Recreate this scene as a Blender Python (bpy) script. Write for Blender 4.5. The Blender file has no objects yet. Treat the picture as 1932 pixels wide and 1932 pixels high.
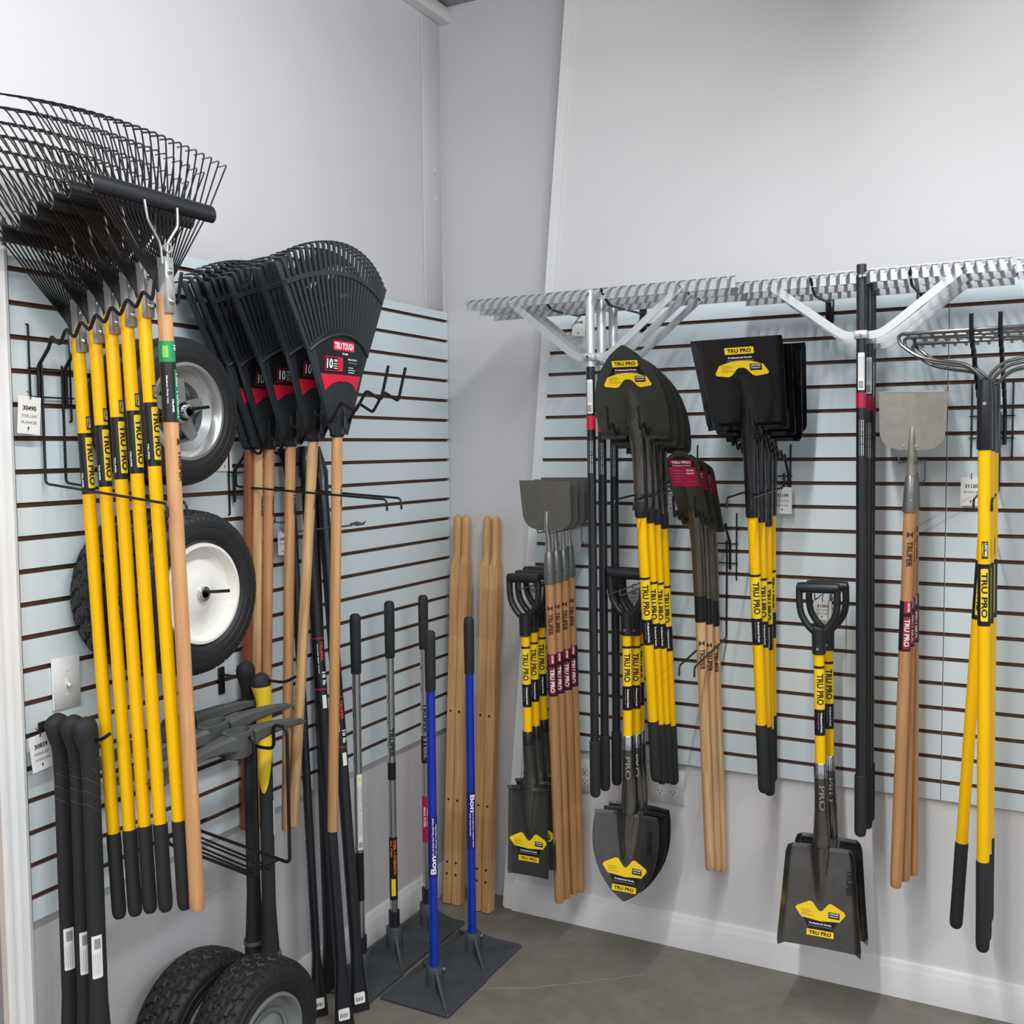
import bpy, bmesh, math, random
from mathutils import Vector, Matrix
random.seed(7)
S = bpy.context.scene
COL = S.collection
PI = math.pi

# ---------------------------------------------------------------- camera, world, lights, exposure
YAW, PITCH, ROLL, FPX = -0.480867, 0.0627659, -0.00867155, 1940.95
CAM = Vector((2.076, -3.357, 1.75))
def cam_axes():
    cy, sy, cp, sp = math.cos(YAW), math.sin(YAW), math.cos(PITCH), math.sin(PITCH)
    fw = Vector((sy*cp, cy*cp, -sp)); rt = Vector((cy, -sy, 0)); up = rt.cross(fw)
    cr, sr = math.cos(ROLL), math.sin(ROLL)
    return fw, rt*cr+up*sr, up*cr-rt*sr
FW, RT, UP = cam_axes()
cd = bpy.data.cameras.new('camera'); cam = bpy.data.objects.new('camera', cd); COL.objects.link(cam)
cd.sensor_width = 36; cd.sensor_fit = 'HORIZONTAL'; cd.lens = FPX/1932*36; cd.clip_start = .02
M = Matrix.Identity(4)
for i, a in enumerate((RT, UP, -FW)):
    for j in range(3): M[j][i] = a[j]
M.translation = CAM; cam.matrix_world = M; S.camera = cam

S.view_settings.view_transform = 'Standard'; S.view_settings.look = 'None'
S.view_settings.exposure = 0.34; S.view_settings.gamma = 1.0; S.view_settings.use_curve_mapping = False
w = bpy.data.worlds.new('shop'); S.world = w; w.use_nodes = True
w.node_tree.nodes['Background'].inputs[0].default_value = (.86, .90, 1.0, 1)
w.node_tree.nodes['Background'].inputs[1].default_value = .50
def tube_light(x, y, z, ly, power, col=(.96, .98, 1.0)):
    "one fluorescent strip: it shines down and to both sides"
    for ang, k in ((0, .26), (42, .17), (-42, .26), (84, .15), (-84, .26)):
        l = bpy.data.lights.new('ceiling_light', 'AREA'); l.shape = 'RECTANGLE'; l.size = .04; l.size_y = ly
        l.energy = power*k; l.color = col
        o = bpy.data.objects.new('ceiling_light', l); COL.objects.link(o); o.location = (x, y, z); o.rotation_euler = (0, math.radians(ang), 0)
# fluorescent strips under the shop ceiling, all running towards the right-hand wall
tube_light(1.50, -2.25, 3.14, 2.5, 74)
tube_light(1.50, -5.20, 3.12, 2.4, 100)
tube_light(4.40, -2.60, 3.12, 2.4, 70)
tube_light(4.40, -5.60, 3.12, 2.4, 60)

def W(u, v, x=None, y=None, z=None):
    "point of the room behind photo pixel u,v on the plane x=, y= or z="
    d = FW + RT*((u-966)/FPX) - UP*((v-966)/FPX)
    if x is not None: t = (x-CAM.x)/d.x
    elif y is not None: t = (y-CAM.y)/d.y
    else: t = (z-CAM.z)/d.z
    return CAM + d*t

# ---------------------------------------------------------------- materials
MATS = {}
def srgb(c):
    return tuple(((x/255)/12.92 if x/255 <= .04045 else ((x/255+.055)/1.055)**2.4) for x in c)
def mat(name, c, rough=.5, metal=0., noise=0., nscale=20., bump=0., stretch=None, coat=0., c2=None, spec=None, trans=0.):
    if name in MATS: return MATS[name]
    m = bpy.data.materials.new(name); m.use_nodes = True; nt = m.node_tree; b = nt.nodes['Principled BSDF']
    b.inputs['Base Color'].default_value = (*srgb(c), 1); b.inputs['Roughness'].default_value = rough
    b.inputs['Metallic'].default_value = metal
    if coat: b.inputs['Coat Weight'].default_value = coat; b.inputs['Coat Roughness'].default_value = .12
    if spec is not None: b.inputs['Specular IOR Level'].default_value = spec
    if trans: b.inputs['Transmission Weight'].default_value = trans
    if noise or bump or c2:
        tc = nt.nodes.new('ShaderNodeTexCoord'); mp = nt.nodes.new('ShaderNodeMapping'); no = nt.nodes.new('ShaderNodeTexNoise')
        oi = nt.nodes.new('ShaderNodeObjectInfo')
        mul = nt.nodes.new('ShaderNodeMath'); mul.operation = 'MULTIPLY'; mul.inputs[1].default_value = 37.
        nt.links.new(oi.outputs['Random'], mul.inputs[0])
        nt.links.new(tc.outputs['Object'], mp.inputs['Vector'])
        nt.links.new(mul.outputs[0], mp.inputs['Location'])
        if stretch: mp.inputs['Scale'].default_value = stretch
        no.inputs['Scale'].default_value = nscale; no.inputs['Detail'].default_value = 5.
        if stretch: no.inputs['Distortion'].default_value = .6
        nt.links.new(mp.outputs[0], no.inputs['Vector'])
        cr = nt.nodes.new('ShaderNodeValToRGB')
        a = srgb(c); bb = srgb(c2) if c2 else tuple(x*(1-noise) for x in a)
        cr.color_ramp.elements[0].color = (*bb, 1); cr.color_ramp.elements[0].position = .33
        cr.color_ramp.elements[1].color = (*a, 1); cr.color_ramp.elements[1].position = .66
        nt.links.new(no.outputs[0], cr.inputs[0]); nt.links.new(cr.outputs[0], b.inputs['Base Color'])
        if bump:
            bp = nt.nodes.new('ShaderNodeBump'); bp.inputs['Strength'].default_value = bump; bp.inputs['Distance'].default_value = .002
            nt.links.new(no.outputs[0], bp.inputs['Height']); nt.links.new(bp.outputs[0], b.inputs['Normal'])
    MATS[name] = m; return m
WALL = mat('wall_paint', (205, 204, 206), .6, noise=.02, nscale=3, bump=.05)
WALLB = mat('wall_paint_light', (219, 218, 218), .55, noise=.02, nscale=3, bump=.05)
SLAT = mat('slat_laminate', (213, 225, 229), .35, noise=.03, nscale=4)
SLOT = mat('slat_core', (118, 88, 72), .8, noise=.25, nscale=60)
WHITE = mat('white_trim', (226, 226, 224), .45, noise=.03, nscale=8)
CEIL = mat('ceiling_paint', (150, 150, 150), .8)
CONC = mat('concrete', (128, 122, 112), .62, noise=.3, nscale=9, bump=.25)
CONC.node_tree.nodes['Noise Texture'].inputs['Detail'].default_value = 12; CONC.node_tree.nodes['Noise Texture'].inputs['Roughness'].default_value = .72
OAK = mat('oak_door', (176, 112, 58), .75, spec=.15, c2=(140, 82, 38), nscale=6, stretch=(12, 12, 1))
BEIGE = mat('beige_wood', (206, 190, 150), .6)
YEL = mat('yellow_fiberglass', (255, 198, 0), .3, noise=.06, nscale=18, stretch=(1, 1, .15), coat=.1, spec=.3)
YLAB = mat('yellow_sticker', (250, 212, 38), .4)
BLK = mat('black_sticker', (22, 22, 24), .4)
RUB = mat('black_rubber', (34, 36, 38), .72, noise=.15, nscale=120)
PLA = mat('black_plastic', (30, 33, 37), .42)
PLD = mat('dark_plastic', (38, 42, 47), .5)
PWD = mat('black_wire', (16, 17, 19), .35)
BSTEEL = mat('black_steel', (24, 27, 33), .35, metal=.0, coat=.3)
GLOSSB = mat('gloss_black_steel', (14, 15, 19), .22, coat=.5)
DSTEEL = mat('dark_lacquered_steel', (122, 120, 117), .22, metal=.9, noise=.2, nscale=14)
DBLADE = mat('olive_dark_blade', (74, 75, 70), .4, metal=.45, noise=.12, nscale=25)
SCR = mat('scraper_steel', (128, 126, 122), .42, metal=.6, noise=.1, nscale=30)
SCRT = mat('tan_scraper_steel', (168, 162, 150), .4, metal=.55, noise=.15, nscale=40)
SOCK = mat('socket_steel', (128, 130, 130), .38, metal=.7)
TPOLE = mat('tamper_pole_steel', (196, 197, 196), .22, metal=.95)
CHR = mat('chrome', (205, 208, 210), .16, metal=1.)
ALU = mat('aluminium', (196, 198, 200), .42, metal=.5)
GALV = mat('galvanised', (205, 206, 202), .3, metal=.7)
BOWM = mat('bow_rake_steel', (112, 112, 110), .28, metal=.85)
WOOD = mat('ash_wood', (208, 160, 110), .45, c2=(188, 136, 88), nscale=9, stretch=(9, 9, .5), coat=.15)
WOODP = mat('pale_ash_wood', (222, 184, 136), .45, c2=(190, 146, 98), nscale=10, stretch=(9, 9, .45), coat=.1)
WOODR = mat('reddish_wood', (158, 92, 58), .42, c2=(132, 72, 44), nscale=9, stretch=(9, 9, .5), coat=.15)
WOODS = mat('brown_wood', (194, 146, 98), .42, c2=(176, 126, 82), nscale=9, stretch=(9, 9, .5), coat=.15)
PINE = mat('pine', (208, 166, 112), .5, c2=(184, 138, 86), nscale=8, stretch=(11, 11, .5))
RED = mat('red_sticker', (206, 28, 60), .4)
DRED = mat('crimson_sticker', (168, 28, 66), .4)
GRN = mat('green_sticker', (22, 140, 84), .4)
WTX = mat('white_print', (240, 240, 240), .5)
GTX = mat('grey_print', (150, 150, 150), .5)
ORG = mat('orange_print', (236, 130, 40), .5)
BTX = mat('black_print', (18, 16, 16), .5)
BLUE = mat('blue_paint', (12, 46, 165), .35, coat=.3)
NAVY = mat('navy_sticker', (24, 36, 120), .4)
TIRE = mat('tyre_rubber', (30, 31, 33), .5, noise=.2, nscale=50)
RIMG = mat('silver_rim', (178, 180, 180), .28, metal=.75)
RIMW = mat('white_rim', (232, 230, 222), .25, coat=.4)
RIMD = mat('grey_rim', (118, 122, 118), .45)
CARD = mat('card', (235, 235, 232), .7)
PICK = mat('pick_grey', (84, 87, 86), .55, noise=.1, nscale=30)
CAST = mat('cast_black', (66, 70, 73), .55, noise=.15, nscale=60, bump=.2)
DARK = mat('dark_gap', (20, 14, 12), .9)
CFILM = mat('plastic_film', (240, 240, 245), .08, trans=1.0)
CFILM.node_tree.nodes['Principled BSDF'].inputs['Alpha'].default_value = .22

# ---------------------------------------------------------------- mesh helpers
def V(*a): return Vector(a)
class MB:
    def __init__(s): s.v = []; s.f = []; s.m = []; s.mats = []
    def mi(s, m):
        if m not in s.mats: s.mats.append(m)
        return s.mats.index(m)
    def add(s, vs, fs, m):
        o = len(s.v); k = s.mi(m); s.v += [tuple(p) for p in vs]
        for f in fs: s.f.append(tuple(i+o for i in f)); s.m.append(k)
    def box(s, x0, x1, y0, y1, z0, z1, m, bev=0.):
        if bev:
            b = bev; vs = []
            # chamfered box: three rings in z
            def ring(z, i): return [(x0+i+b, y0+i, z), (x1-i-b, y0+i, z), (x1-i, y0+i+b, z), (x1-i, y1-i-b, z), (x1-i-b, y1-i, z), (x0+i+b, y1-i, z), (x0+i, y1-i-b, z), (x0+i, y0+i+b, z)]
            R = [ring(z0, b*.7), ring(z0+b, 0), ring(z1-b, 0), ring(z1, b*.7)]
            for r in R: vs += r
            fs = [tuple(range(7, -1, -1)), tuple(range(24, 32))]
            for k in range(3):
                for i in range(8): fs.append((k*8+i, k*8+(i+1) % 8, k*8+8+(i+1) % 8, k*8+8+i))
            s.add(vs, fs, m); return
        s.add([(x0, y0, z0), (x1, y0, z0), (x1, y1, z0), (x0, y1, z0), (x0, y0, z1), (x1, y0, z1), (x1, y1, z1), (x0, y1, z1)],
              [(3, 2, 1, 0), (4, 5, 6, 7), (0, 1, 5, 4), (1, 2, 6, 5), (2, 3, 7, 6), (3, 0, 4, 7)], m)
    def prism(s, poly, fn, m):
        "poly 2d, fn(p,q,k) k in 0,1 -> 3d"
        n = len(poly); vs = [fn(p, q, 0) for p, q in poly]+[fn(p, q, 1) for p, q in poly]
        s.add(vs, [tuple(range(n-1, -1, -1)), tuple(range(n, 2*n))]+[(i, (i+1) % n, n+(i+1) % n, n+i) for i in range(n)], m)
    def rings(s, R, m, closed=True, c0=True, c1=True):
        n = len(R[0]); vs = [p for r in R for p in r]; fs = []
        for k in range(len(R)-1):
            for i in range(n if closed else n-1):
                j = (i+1) % n; fs.append((k*n+i, k*n+j, (k+1)*n+j, (k+1)*n+i))
        if c0: fs.append(tuple(range(n-1, -1, -1)))
        if c1: fs.append(tuple(range((len(R)-1)*n, len(R)*n)))
        s.add(vs, fs, m)
    def lz(s, prof, m, seg=20, oy=0., sy=1., ox=0., c0=True, c1=True):
        "turned shape along z: prof [(z, r[, yoff[, xoff]])]"
        R = []
        for p in prof:
            z, r = p[0], p[1]; yy = oy+(p[2] if len(p) > 2 else 0); xx = ox+(p[3] if len(p) > 3 else 0)
            R.append([(xx+r*math.cos(2*PI*i/seg), yy+sy*r*math.sin(2*PI*i/seg), z) for i in range(seg)])
        s.rings(R, m, True, c0, c1)
    def lathe(s, prof, m, axis='x', seg=48, c=(0, 0, 0), a0=0., closed=False):
        "prof [(along, radius)]"
        R = []
        for a, r in prof:
            ring = []
            for i in range(seg):
                t = 2*PI*i/seg+a0; u, v_ = r*math.cos(t), r*math.sin(t)
                ring.append((c[0]+a, c[1]+u, c[2]+v_) if axis == 'x' else (c[0]+v_, c[1]+a, c[2]+u) if axis == 'y' else (c[0]+u, c[1]+v_, c[2]+a))
            R.append(ring)
        if closed: R.append(R[0])
        s.rings(R, m, True, not closed, not closed)
    def tube(s, pts, r, m, seg=8, r1=None, sq=None, fil=0., nf=3, cap=True):
        pts = [Vector(p) for p in pts]
        if fil: pts = fillet(pts, fil, nf)
        n = len(pts); R = []
        t0 = (pts[1]-pts[0]).normalized(); ref = Vector((0, 0, 1)) if abs(t0.z) < .9 else Vector((1, 0, 0))
        u = t0.cross(ref).normalized()
        for i, p in enumerate(pts):
            ta = (pts[i]-pts[i-1]).normalized() if i else t0
            tb = (pts[i+1]-pts[i]).normalized() if i < n-1 else ta
            t = (ta+tb)
            t = t.normalized() if t.length > 1e-6 else tb
            u = (u-t*u.dot(t)).normalized(); w_ = t.cross(u)
            rr = r if r1 is None else r+(r1-r)*i/(n-1)
            c = max(.6, ta.dot(t)); k = 1/c
            R.append([p+(u*math.cos(2*PI*j/seg)*(sq[0] if sq else 1)+w_*math.sin(2*PI*j/seg)*(sq[1] if sq else 1))*rr*(1 if c > .98 else (1+k)/2) for j in range(seg)])
        s.rings(R, m, True, cap, cap)
    def grid(s, fn, nu, nv, m):
        vs = [fn(i/nu, j/nv) for j in range(nv+1) for i in range(nu+1)]
        s.add(vs, [(j*(nu+1)+i, j*(nu+1)+i+1, (j+1)*(nu+1)+i+1, (j+1)*(nu+1)+i) for j in range(nv) for i in range(nu)], m)
    def sheet(s, fn, nu, nv, th, m):
        "curved sheet with thickness th towards +y"
        A = [[Vector(fn(i/nu, j/nv)) for i in range(nu+1)] for j in range(nv+1)]
        vs = [p for r in A for p in r]; N = len(vs); vs = vs+[p+Vector((0, th, 0)) for p in vs]
        fs = []; q = nu+1
        for j in range(nv):
            for i in range(nu):
                a, b, c, d = j*q+i, j*q+i+1, (j+1)*q+i+1, (j+1)*q+i
                fs += [(a, b, c, d), (N+d, N+c, N+b, N+a)]
        for i in range(nu): fs += [(i+1, i, N+i, N+i+1), (nv*q+i, nv*q+i+1, N+nv*q+i+1, N+nv*q+i)]
        for j in range(nv): fs += [(j*q, (j+1)*q, N+(j+1)*q, N+j*q), ((j+1)*q+nu, j*q+nu, N+j*q+nu, N+(j+1)*q+nu)]
        s.add(vs, fs, m)
    def mesh(s, name, sharp=38, clean=True):
        me = bpy.data.meshes.new(name); me.from_pydata(s.v, [], s.f)
        for m in s.mats: me.materials.append(m)
        for i, p in enumerate(me.polygons): p.material_index = s.m[i]; p.use_smooth = True
        me.validate(); me.update()
        if clean:
            bm = bmesh.new(); bm.from_mesh(me); bmesh.ops.remove_doubles(bm, verts=bm.verts, dist=1e-6)
            bm.to_mesh(me); bm.free()
        me.set_sharp_from_angle(angle=math.radians(sharp)); return me
    def build(s, name, parent=None, sharp=38):
        o = bpy.data.objects.new(name, s.mesh(name, sharp)); COL.objects.link(o)
        if parent: o.parent = parent
        return o
def fillet(pts, r, n):
    out = [pts[0]]
    for i in range(1, len(pts)-1):
        a, b, c = pts[i-1], pts[i], pts[i+1]
        d = min(r, (a-b).length*.45, (c-b).length*.45)
        p, q = b+(a-b).normalized()*d, b+(c-b).normalized()*d
        for k in range(n+1):
            t = k/n; out.append(p*(1-t)**2+b*2*t*(1-t)+q*t*t)
    out.append(pts[-1]); return out

# flat shapes and lettering wrapped on surfaces
TXT = {}
def text2d(body):
    if body in TXT: return TXT[body]
    c = bpy.data.curves.new('t', 'FONT'); c.body = body; c.offset = .03; c.resolution_u = 3
    o = bpy.data.objects.new('t', c); COL.objects.link(o)
    dg = bpy.context.evaluated_depsgraph_get(); dg.update()
    me = bpy.data.meshes.new_from_object(o.evaluated_get(dg))
    vs = [(v.co.x, v.co.y) for v in me.vertices]; fs = [tuple(p.vertices) for p in me.polygons]
    bpy.data.objects.remove(o); bpy.data.meshes.remove(me)
    x0 = min(v[0] for v in vs); x1 = max(v[0] for v in vs); y0 = min(v[1] for v in vs); y1 = max(v[1] for v in vs)
    TXT[body] = ([((x-x0)/(x1-x0), (y-y0)/(y1-y0)) for x, y in vs], fs); return TXT[body]
def decal(mb, vs2, fs, fmap, m, step=None, stepx=None):
    bm = bmesh.new(); bv = [bm.verts.new((p, q, 0)) for p, q in vs2]
    for f in fs:
        try: bm.faces.new([bv[i] for i in f])
        except ValueError: pass
    for ax, st in ((1, step), (0, stepx)):
        if not st: continue
        lo = min(p[ax] for p in vs2); hi = max(p[ax] for p in vs2); k = lo+st
        while k < hi-1e-6:
            no = (0, 1, 0) if ax else (1, 0, 0); co = (0, k, 0) if ax else (k, 0, 0)
            bmesh.ops.bisect_plane(bm, geom=bm.verts[:]+bm.edges[:]+bm.faces[:], plane_co=co, plane_no=no); k += st
    bmesh.ops.triangulate(bm, faces=[f for f in bm.faces if len(f.verts) > 4])
    bm.verts.index_update()
    mb.add([fmap(v.co.x, v.co.y) for v in bm.verts], [tuple(v.index for v in f.verts) for f in bm.faces], m); bm.free()
def text(mb, body, x0, y0, w_, h, fmap, m, step=None, stepx=None):
    vs, fs = text2d(body); decal(mb, [(x0+p*w_, y0+q*h) for p, q in vs], fs, fmap, m, step, stepx)
def rrect(x0, y0, w_, h, r=0., n=3):
    if not r: return [(x0, y0), (x0+w_, y0), (x0+w_, y0+h), (x0, y0+h)]
    P = []
    for cx, cy, a in ((x0+w_-r, y0+r, -90), (x0+w_-r, y0+h-r, 0), (x0+r, y0+h-r, 90), (x0+r, y0+r, 180)):
        for k in range(n+1): t = math.radians(a+90*k/n); P.append((cx+r*math.cos(t), cy+r*math.sin(t)))
    return P
def patch(mb, poly, fmap, m, step=None, stepx=None): decal(mb, poly, [tuple(range(len(poly)))], fmap, m, step, stepx)
def cyl(r, zt, th0, lift=.0006, sy=1.):
    "p runs down the handle from zt, q across (centre 0) around it"
    def f(p, q):
        a = th0+q/r; R = r+lift
        return (R*math.sin(a), -R*math.cos(a)*sy, zt-p)
    return f
def band(mb, z0, z1, r, m, seg=20, sy=1.): mb.lz([(z0, r), (z1, r)], m, seg, sy=sy, c0=True, c1=True)

# ---------------------------------------------------------------- scene helpers
def tag(o, label, cat, group=None):
    o['label'] = label; o['category'] = cat
    if group: o['group'] = group
    return o
def thing(name, label, cat, group=None, mtx=None):
    o = bpy.data.objects.new(name, None); o.empty_display_size = .05; COL.objects.link(o)
    if mtx is not None: o.matrix_world = mtx
    return tag(o, label, cat, group)
def struct(o): o['kind'] = 'structure'; return o
def dup(root, label, mtx):
    def rec(o, par):
        c = o.copy(); COL.objects.link(c); c.parent = par
        for ch in CH.get(o.name, []): rec(ch, c)
        return c
    CH = {}
    for o in bpy.data.objects:
        if o.parent: CH.setdefault(o.parent.name, []).append(o)
    r = rec(root, None); r.matrix_world = mtx; r['label'] = label; return r
def frame(T, B, front, at='B'):
    T = Vector(T); B = Vector(B); z = (T-B).normalized(); f = Vector(front); f = (f-z*f.dot(z)).normalized()
    y = -f; x = y.cross(z); m = Matrix.Identity(4)
    for i, a in enumerate((x, y, z)):
        for j in range(3): m[j][i] = a[j]
    m.translation = B if at == 'B' else T
    return m
FB = (0, -1, 0); FA = (1, 0, 0)

# ================================================================ THE ROOM
ZC = 3.42
def xe(z): return .272+.0845*z
m = MB(); m.box(-.5, 5.6, -7.5, .3, -.05, 0, CONC); floor = struct(m.build('floor'))
m = MB(); pts = [W(905, 1866, z=0), W(950, 1865, z=0), W(1000, 1864, z=0), W(1060, 1858, z=0), W(1110, 1852, z=0), W(1160, 1846, z=0), W(1230, 1838, z=0)]
def ribbon(mb, pts, wd, z, mt):
    vs = []; n = len(pts)
    for i, p in enumerate(pts):
        d = (pts[min(i+1, n-1)]-pts[max(i-1, 0)]).normalized(); q = Vector((-d.y, d.x, 0))*wd*random.uniform(.5, 1)
        vs += [(p.x+q.x, p.y+q.y, z), (p.x-q.x, p.y-q.y, z)]
    mb.add(vs, [(2*i+1, 2*i+3, 2*i+2, 2*i) for i in range(n-1)], mt)
fine = []
for a, b in zip(pts[:-1], pts[1:]):
    for k in range(5): fine.append(a.lerp(b, k/5)+Vector((random.uniform(-.004, .004), random.uniform(-.004, .004), 0)))
ribbon(m, fine, .0018, .0006, mat('crack_filler', (168, 162, 150), .8))
m.build('crack_line', floor)
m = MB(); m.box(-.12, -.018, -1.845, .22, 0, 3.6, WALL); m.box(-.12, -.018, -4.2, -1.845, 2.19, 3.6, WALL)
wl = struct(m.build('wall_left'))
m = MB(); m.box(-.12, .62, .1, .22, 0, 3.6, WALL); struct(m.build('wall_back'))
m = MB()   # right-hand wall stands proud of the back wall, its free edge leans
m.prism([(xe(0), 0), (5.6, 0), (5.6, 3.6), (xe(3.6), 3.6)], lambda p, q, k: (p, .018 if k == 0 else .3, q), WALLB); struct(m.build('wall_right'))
m = MB()
m.prism([(xe(0)-.004, .012), (xe(0)+.004, .002), (xe(0)+.033, .002), (xe(3.5)+.032, 3.5), (xe(3.5)-.004, 3.5)], lambda p, q, k: (p, .004 if k == 0 else .03, q), WHITE)
struct(m.build('trim_1'))
m = MB(); m.box(-.12, .62, -.0, .22, ZC, ZC+.05, CEIL); m.box(-.12, 5.6, -7.5, 0., ZC, ZC+.05, CEIL); struct(m.build('ceiling'))
m = MB(); m.box(-.018, .028, -4.2, .0995, 3.357, ZC-.012, WHITE, .003); struct(m.build('trim_2'))
m = MB(); m.box(-.018, -.012, -.042, .083, 2.272, 3.352, WALL, .0015)
pn = struct(m.build('trim_3'))
for zz, yy in ((2.799, .037), (2.695, .042)):
    m = MB(); m.lathe([(-.013, .011), (-.009, .0105), (-.0065, .007), (-.0055, .001)], WALL, 'x', 16, (0, yy, zz)); m.build('bolt_head', pn)
def base_prof(): return [(0, 0), (.0135, 0), (.0135, .088), (.011, .095), (.0085, .103), (.0075, .112), (.004, .118), (0, .118)]
m = MB(); m.prism(base_prof(), lambda p, q, k: (-.0175+p*1.3, -1.81 if k == 0 else .0998, q), WHITE); struct(m.build('baseboard_left'))
m = MB(); m.prism(base_prof(), lambda p, q, k: (xe(0)+.036 if k == 1 else 5.5, .0175-p*1.3, q), WHITE); struct(m.build('baseboard_right'))
# door casing and oak door at the far left
def casing_prof(): return [(0, 0), (.012, 0), (.016, .006), (.0165, .014), (.012, .018), (.013, .03), (.018, .036), (.0185, .05), (.02, .056), (.018, .066), (0, .066)]
m = MB(); m.prism(casing_prof(), lambda p, q, k: (-.017+p*1.6, -1.880+q*.93, 0 if k == 0 else 2.205), WHITE)
m.prism(casing_prof(), lambda p, q, k: (-.017+p*1.6, -1.880 if k == 1 else -2.85, 2.135+q*1.05), WHITE); struct(m.build('trim_4'))
m = MB(); m.box(-.085, -.035, -2.8, -1.885, .005, 2.13, OAK)
for z0, z1 in ((.2, .95), (1.1, 2.0)): m.box(-.036, -.029, -2.62, -2.02, z0, z1, OAK, .004)
struct(m.build('door_1'))
m = MB(); m.box(-.0175, .008, -2.3, -1.873, 2.222, 2.302, BEIGE, .003); tag(m.build('wooden_plaque'), 'beige wooden board above the white door casing, mostly cut off at left', 'board')

# slatwall panels
ZT = 2.243
def slats(mb, x0f, x1f, put):
    "put(x, d, z): d distance proud of the wall"
    zs = [ZT-.0762*k for k in range(21)]; tops = [2.272]+[z-.0118 for z in zs]; bots = [z for z in zs]+[.655]
    def hexa(a, mt_f, mt_e):
        vs = [put(*p) for p in a]
        mb.add(vs, [(0, 1, 2, 3)], mt_f)
        mb.add(vs, [(4, 7, 6, 5), (0, 4, 5, 1), (1, 5, 6, 2), (2, 6, 7, 3), (3, 7, 4, 0)], mt_e)
    for b, t in zip(bots, tops):
        hexa([(x0f(b), .0175, b), (x1f(b), .0175, b), (x1f(t), .0175, t), (x0f(t), .0175, t), (x0f(b), .004, b), (x1f(b), .004, b), (x1f(t), .004, t), (x0f(t), .004, t)], SLAT, SLOT)
    hexa([(x0f(.66)+.001, .0062, .66), (x1f(.66)-.001, .0062, .66), (x1f(2.26)-.001, .0062, 2.26), (x0f(2.26)+.001, .0062, 2.26)]+
         [(x0f(.66)+.001, .0005, .66), (x1f(.66)-.001, .0005, .66), (x1f(2.26)-.001, .0005, 2.26), (x0f(2.26)+.001, .0005, 2.26)], SLOT, SLOT)
m = MB(); slats(m, lambda z: -1.808, lambda z: .0975 if z > .9 else .0935, lambda x, d, z: (-.018+d, x, z))
tag(m.build('slatwall_panel', sharp=20), 'grey horizontal slatwall panel on the left wall behind the leaf rakes and tyres', 'wall panel', None)
m = MB(); slats(m, lambda z: xe(z)+.0335, lambda z: 1.802, lambda x, d, z: (x, .018-d, z))
tag(m.build('slatwall_panel', sharp=20), 'grey slatwall panel with a slanted left edge behind the shovels', 'wall panel')
m = MB(); slats(m, lambda z: 1.804, lambda z: 3.02, lambda x, d, z: (x, .018-d, z))
tag(m.build('slatwall_panel', sharp=20), 'grey slatwall panel at far right behind the bow rakes, right of the vertical seam', 'wall panel')

# switch and outlets
def cover(name, label, cat, mtx, w_, h, kind, n=1):
    t = thing(name, label, cat, None, mtx)
    m = MB(); m.box(-w_/2, w_/2, -.006, 0, -h/2, h/2, WHITE, .002); m.build('cover_plate', t)
    if kind == 'switch':
        m = MB(); m.box(-.005, .005, -.0075, -.005, -.012, .012, WHITE, .001)
        m.tube([(0, -.004, .001), (0, -.019, -.008)], .0042, WHITE, 8); m.build('toggle', t)
    else:
        for dx in ([0] if n == 1 else [-.023, .023]):
            for dz in (.02, -.02):
                m = MB(); m.prism([(dx+.0165*math.cos(a)*1.0, max(-.0135, min(.0135, .0175*math.sin(a)))+dz) for a in [2*PI*i/24 for i in range(24)]], lambda p, q, k: (p, -.0085+.004*k, q), WHITE)
                f = lambda p, q: (p, -.0087, q)
                for sx, hh in ((-.0065, .009), (.0065, .007)): patch(m, rrect(dx+sx-.001, dz-.001, .002, hh), f, BTX)
                patch(m, [(dx+.0025*math.cos(a), dz-.0075+.0025*math.sin(a)) for a in [2*PI*i/10 for i in range(10)]], f, BTX)
                m.build('socket_face', t)
    for dz in ((.03, -.03) if kind == 'switch' else (0,)):
        m = MB(); m.lathe([(-.0078, .003), (-.006, .003)], WHITE, 'y', 10, (0, 0, dz)); m.build('screw', t)
    return t
cover('light_switch', 'white toggle light switch plate on the left slatwall', 'light switch', frame((0.0003, -1.697, 1.3), (0.0003, -1.697, 1.199), FA), .079, .124, 'switch')
cover('electrical_outlet', 'white duplex outlet below the slatwall, beside the brown wooden scraper handles', 'outlet', frame((.608, .017, .7), (.608, .017, .558), FB), .075, .122, 'outlet')
cover('electrical_outlet', 'wider white outlet plate behind the black grips of the round shovels', 'outlet', frame((.918, .017, .7), (.918, .017, .565), FB), .128, .122, 'outlet', 2)

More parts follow.
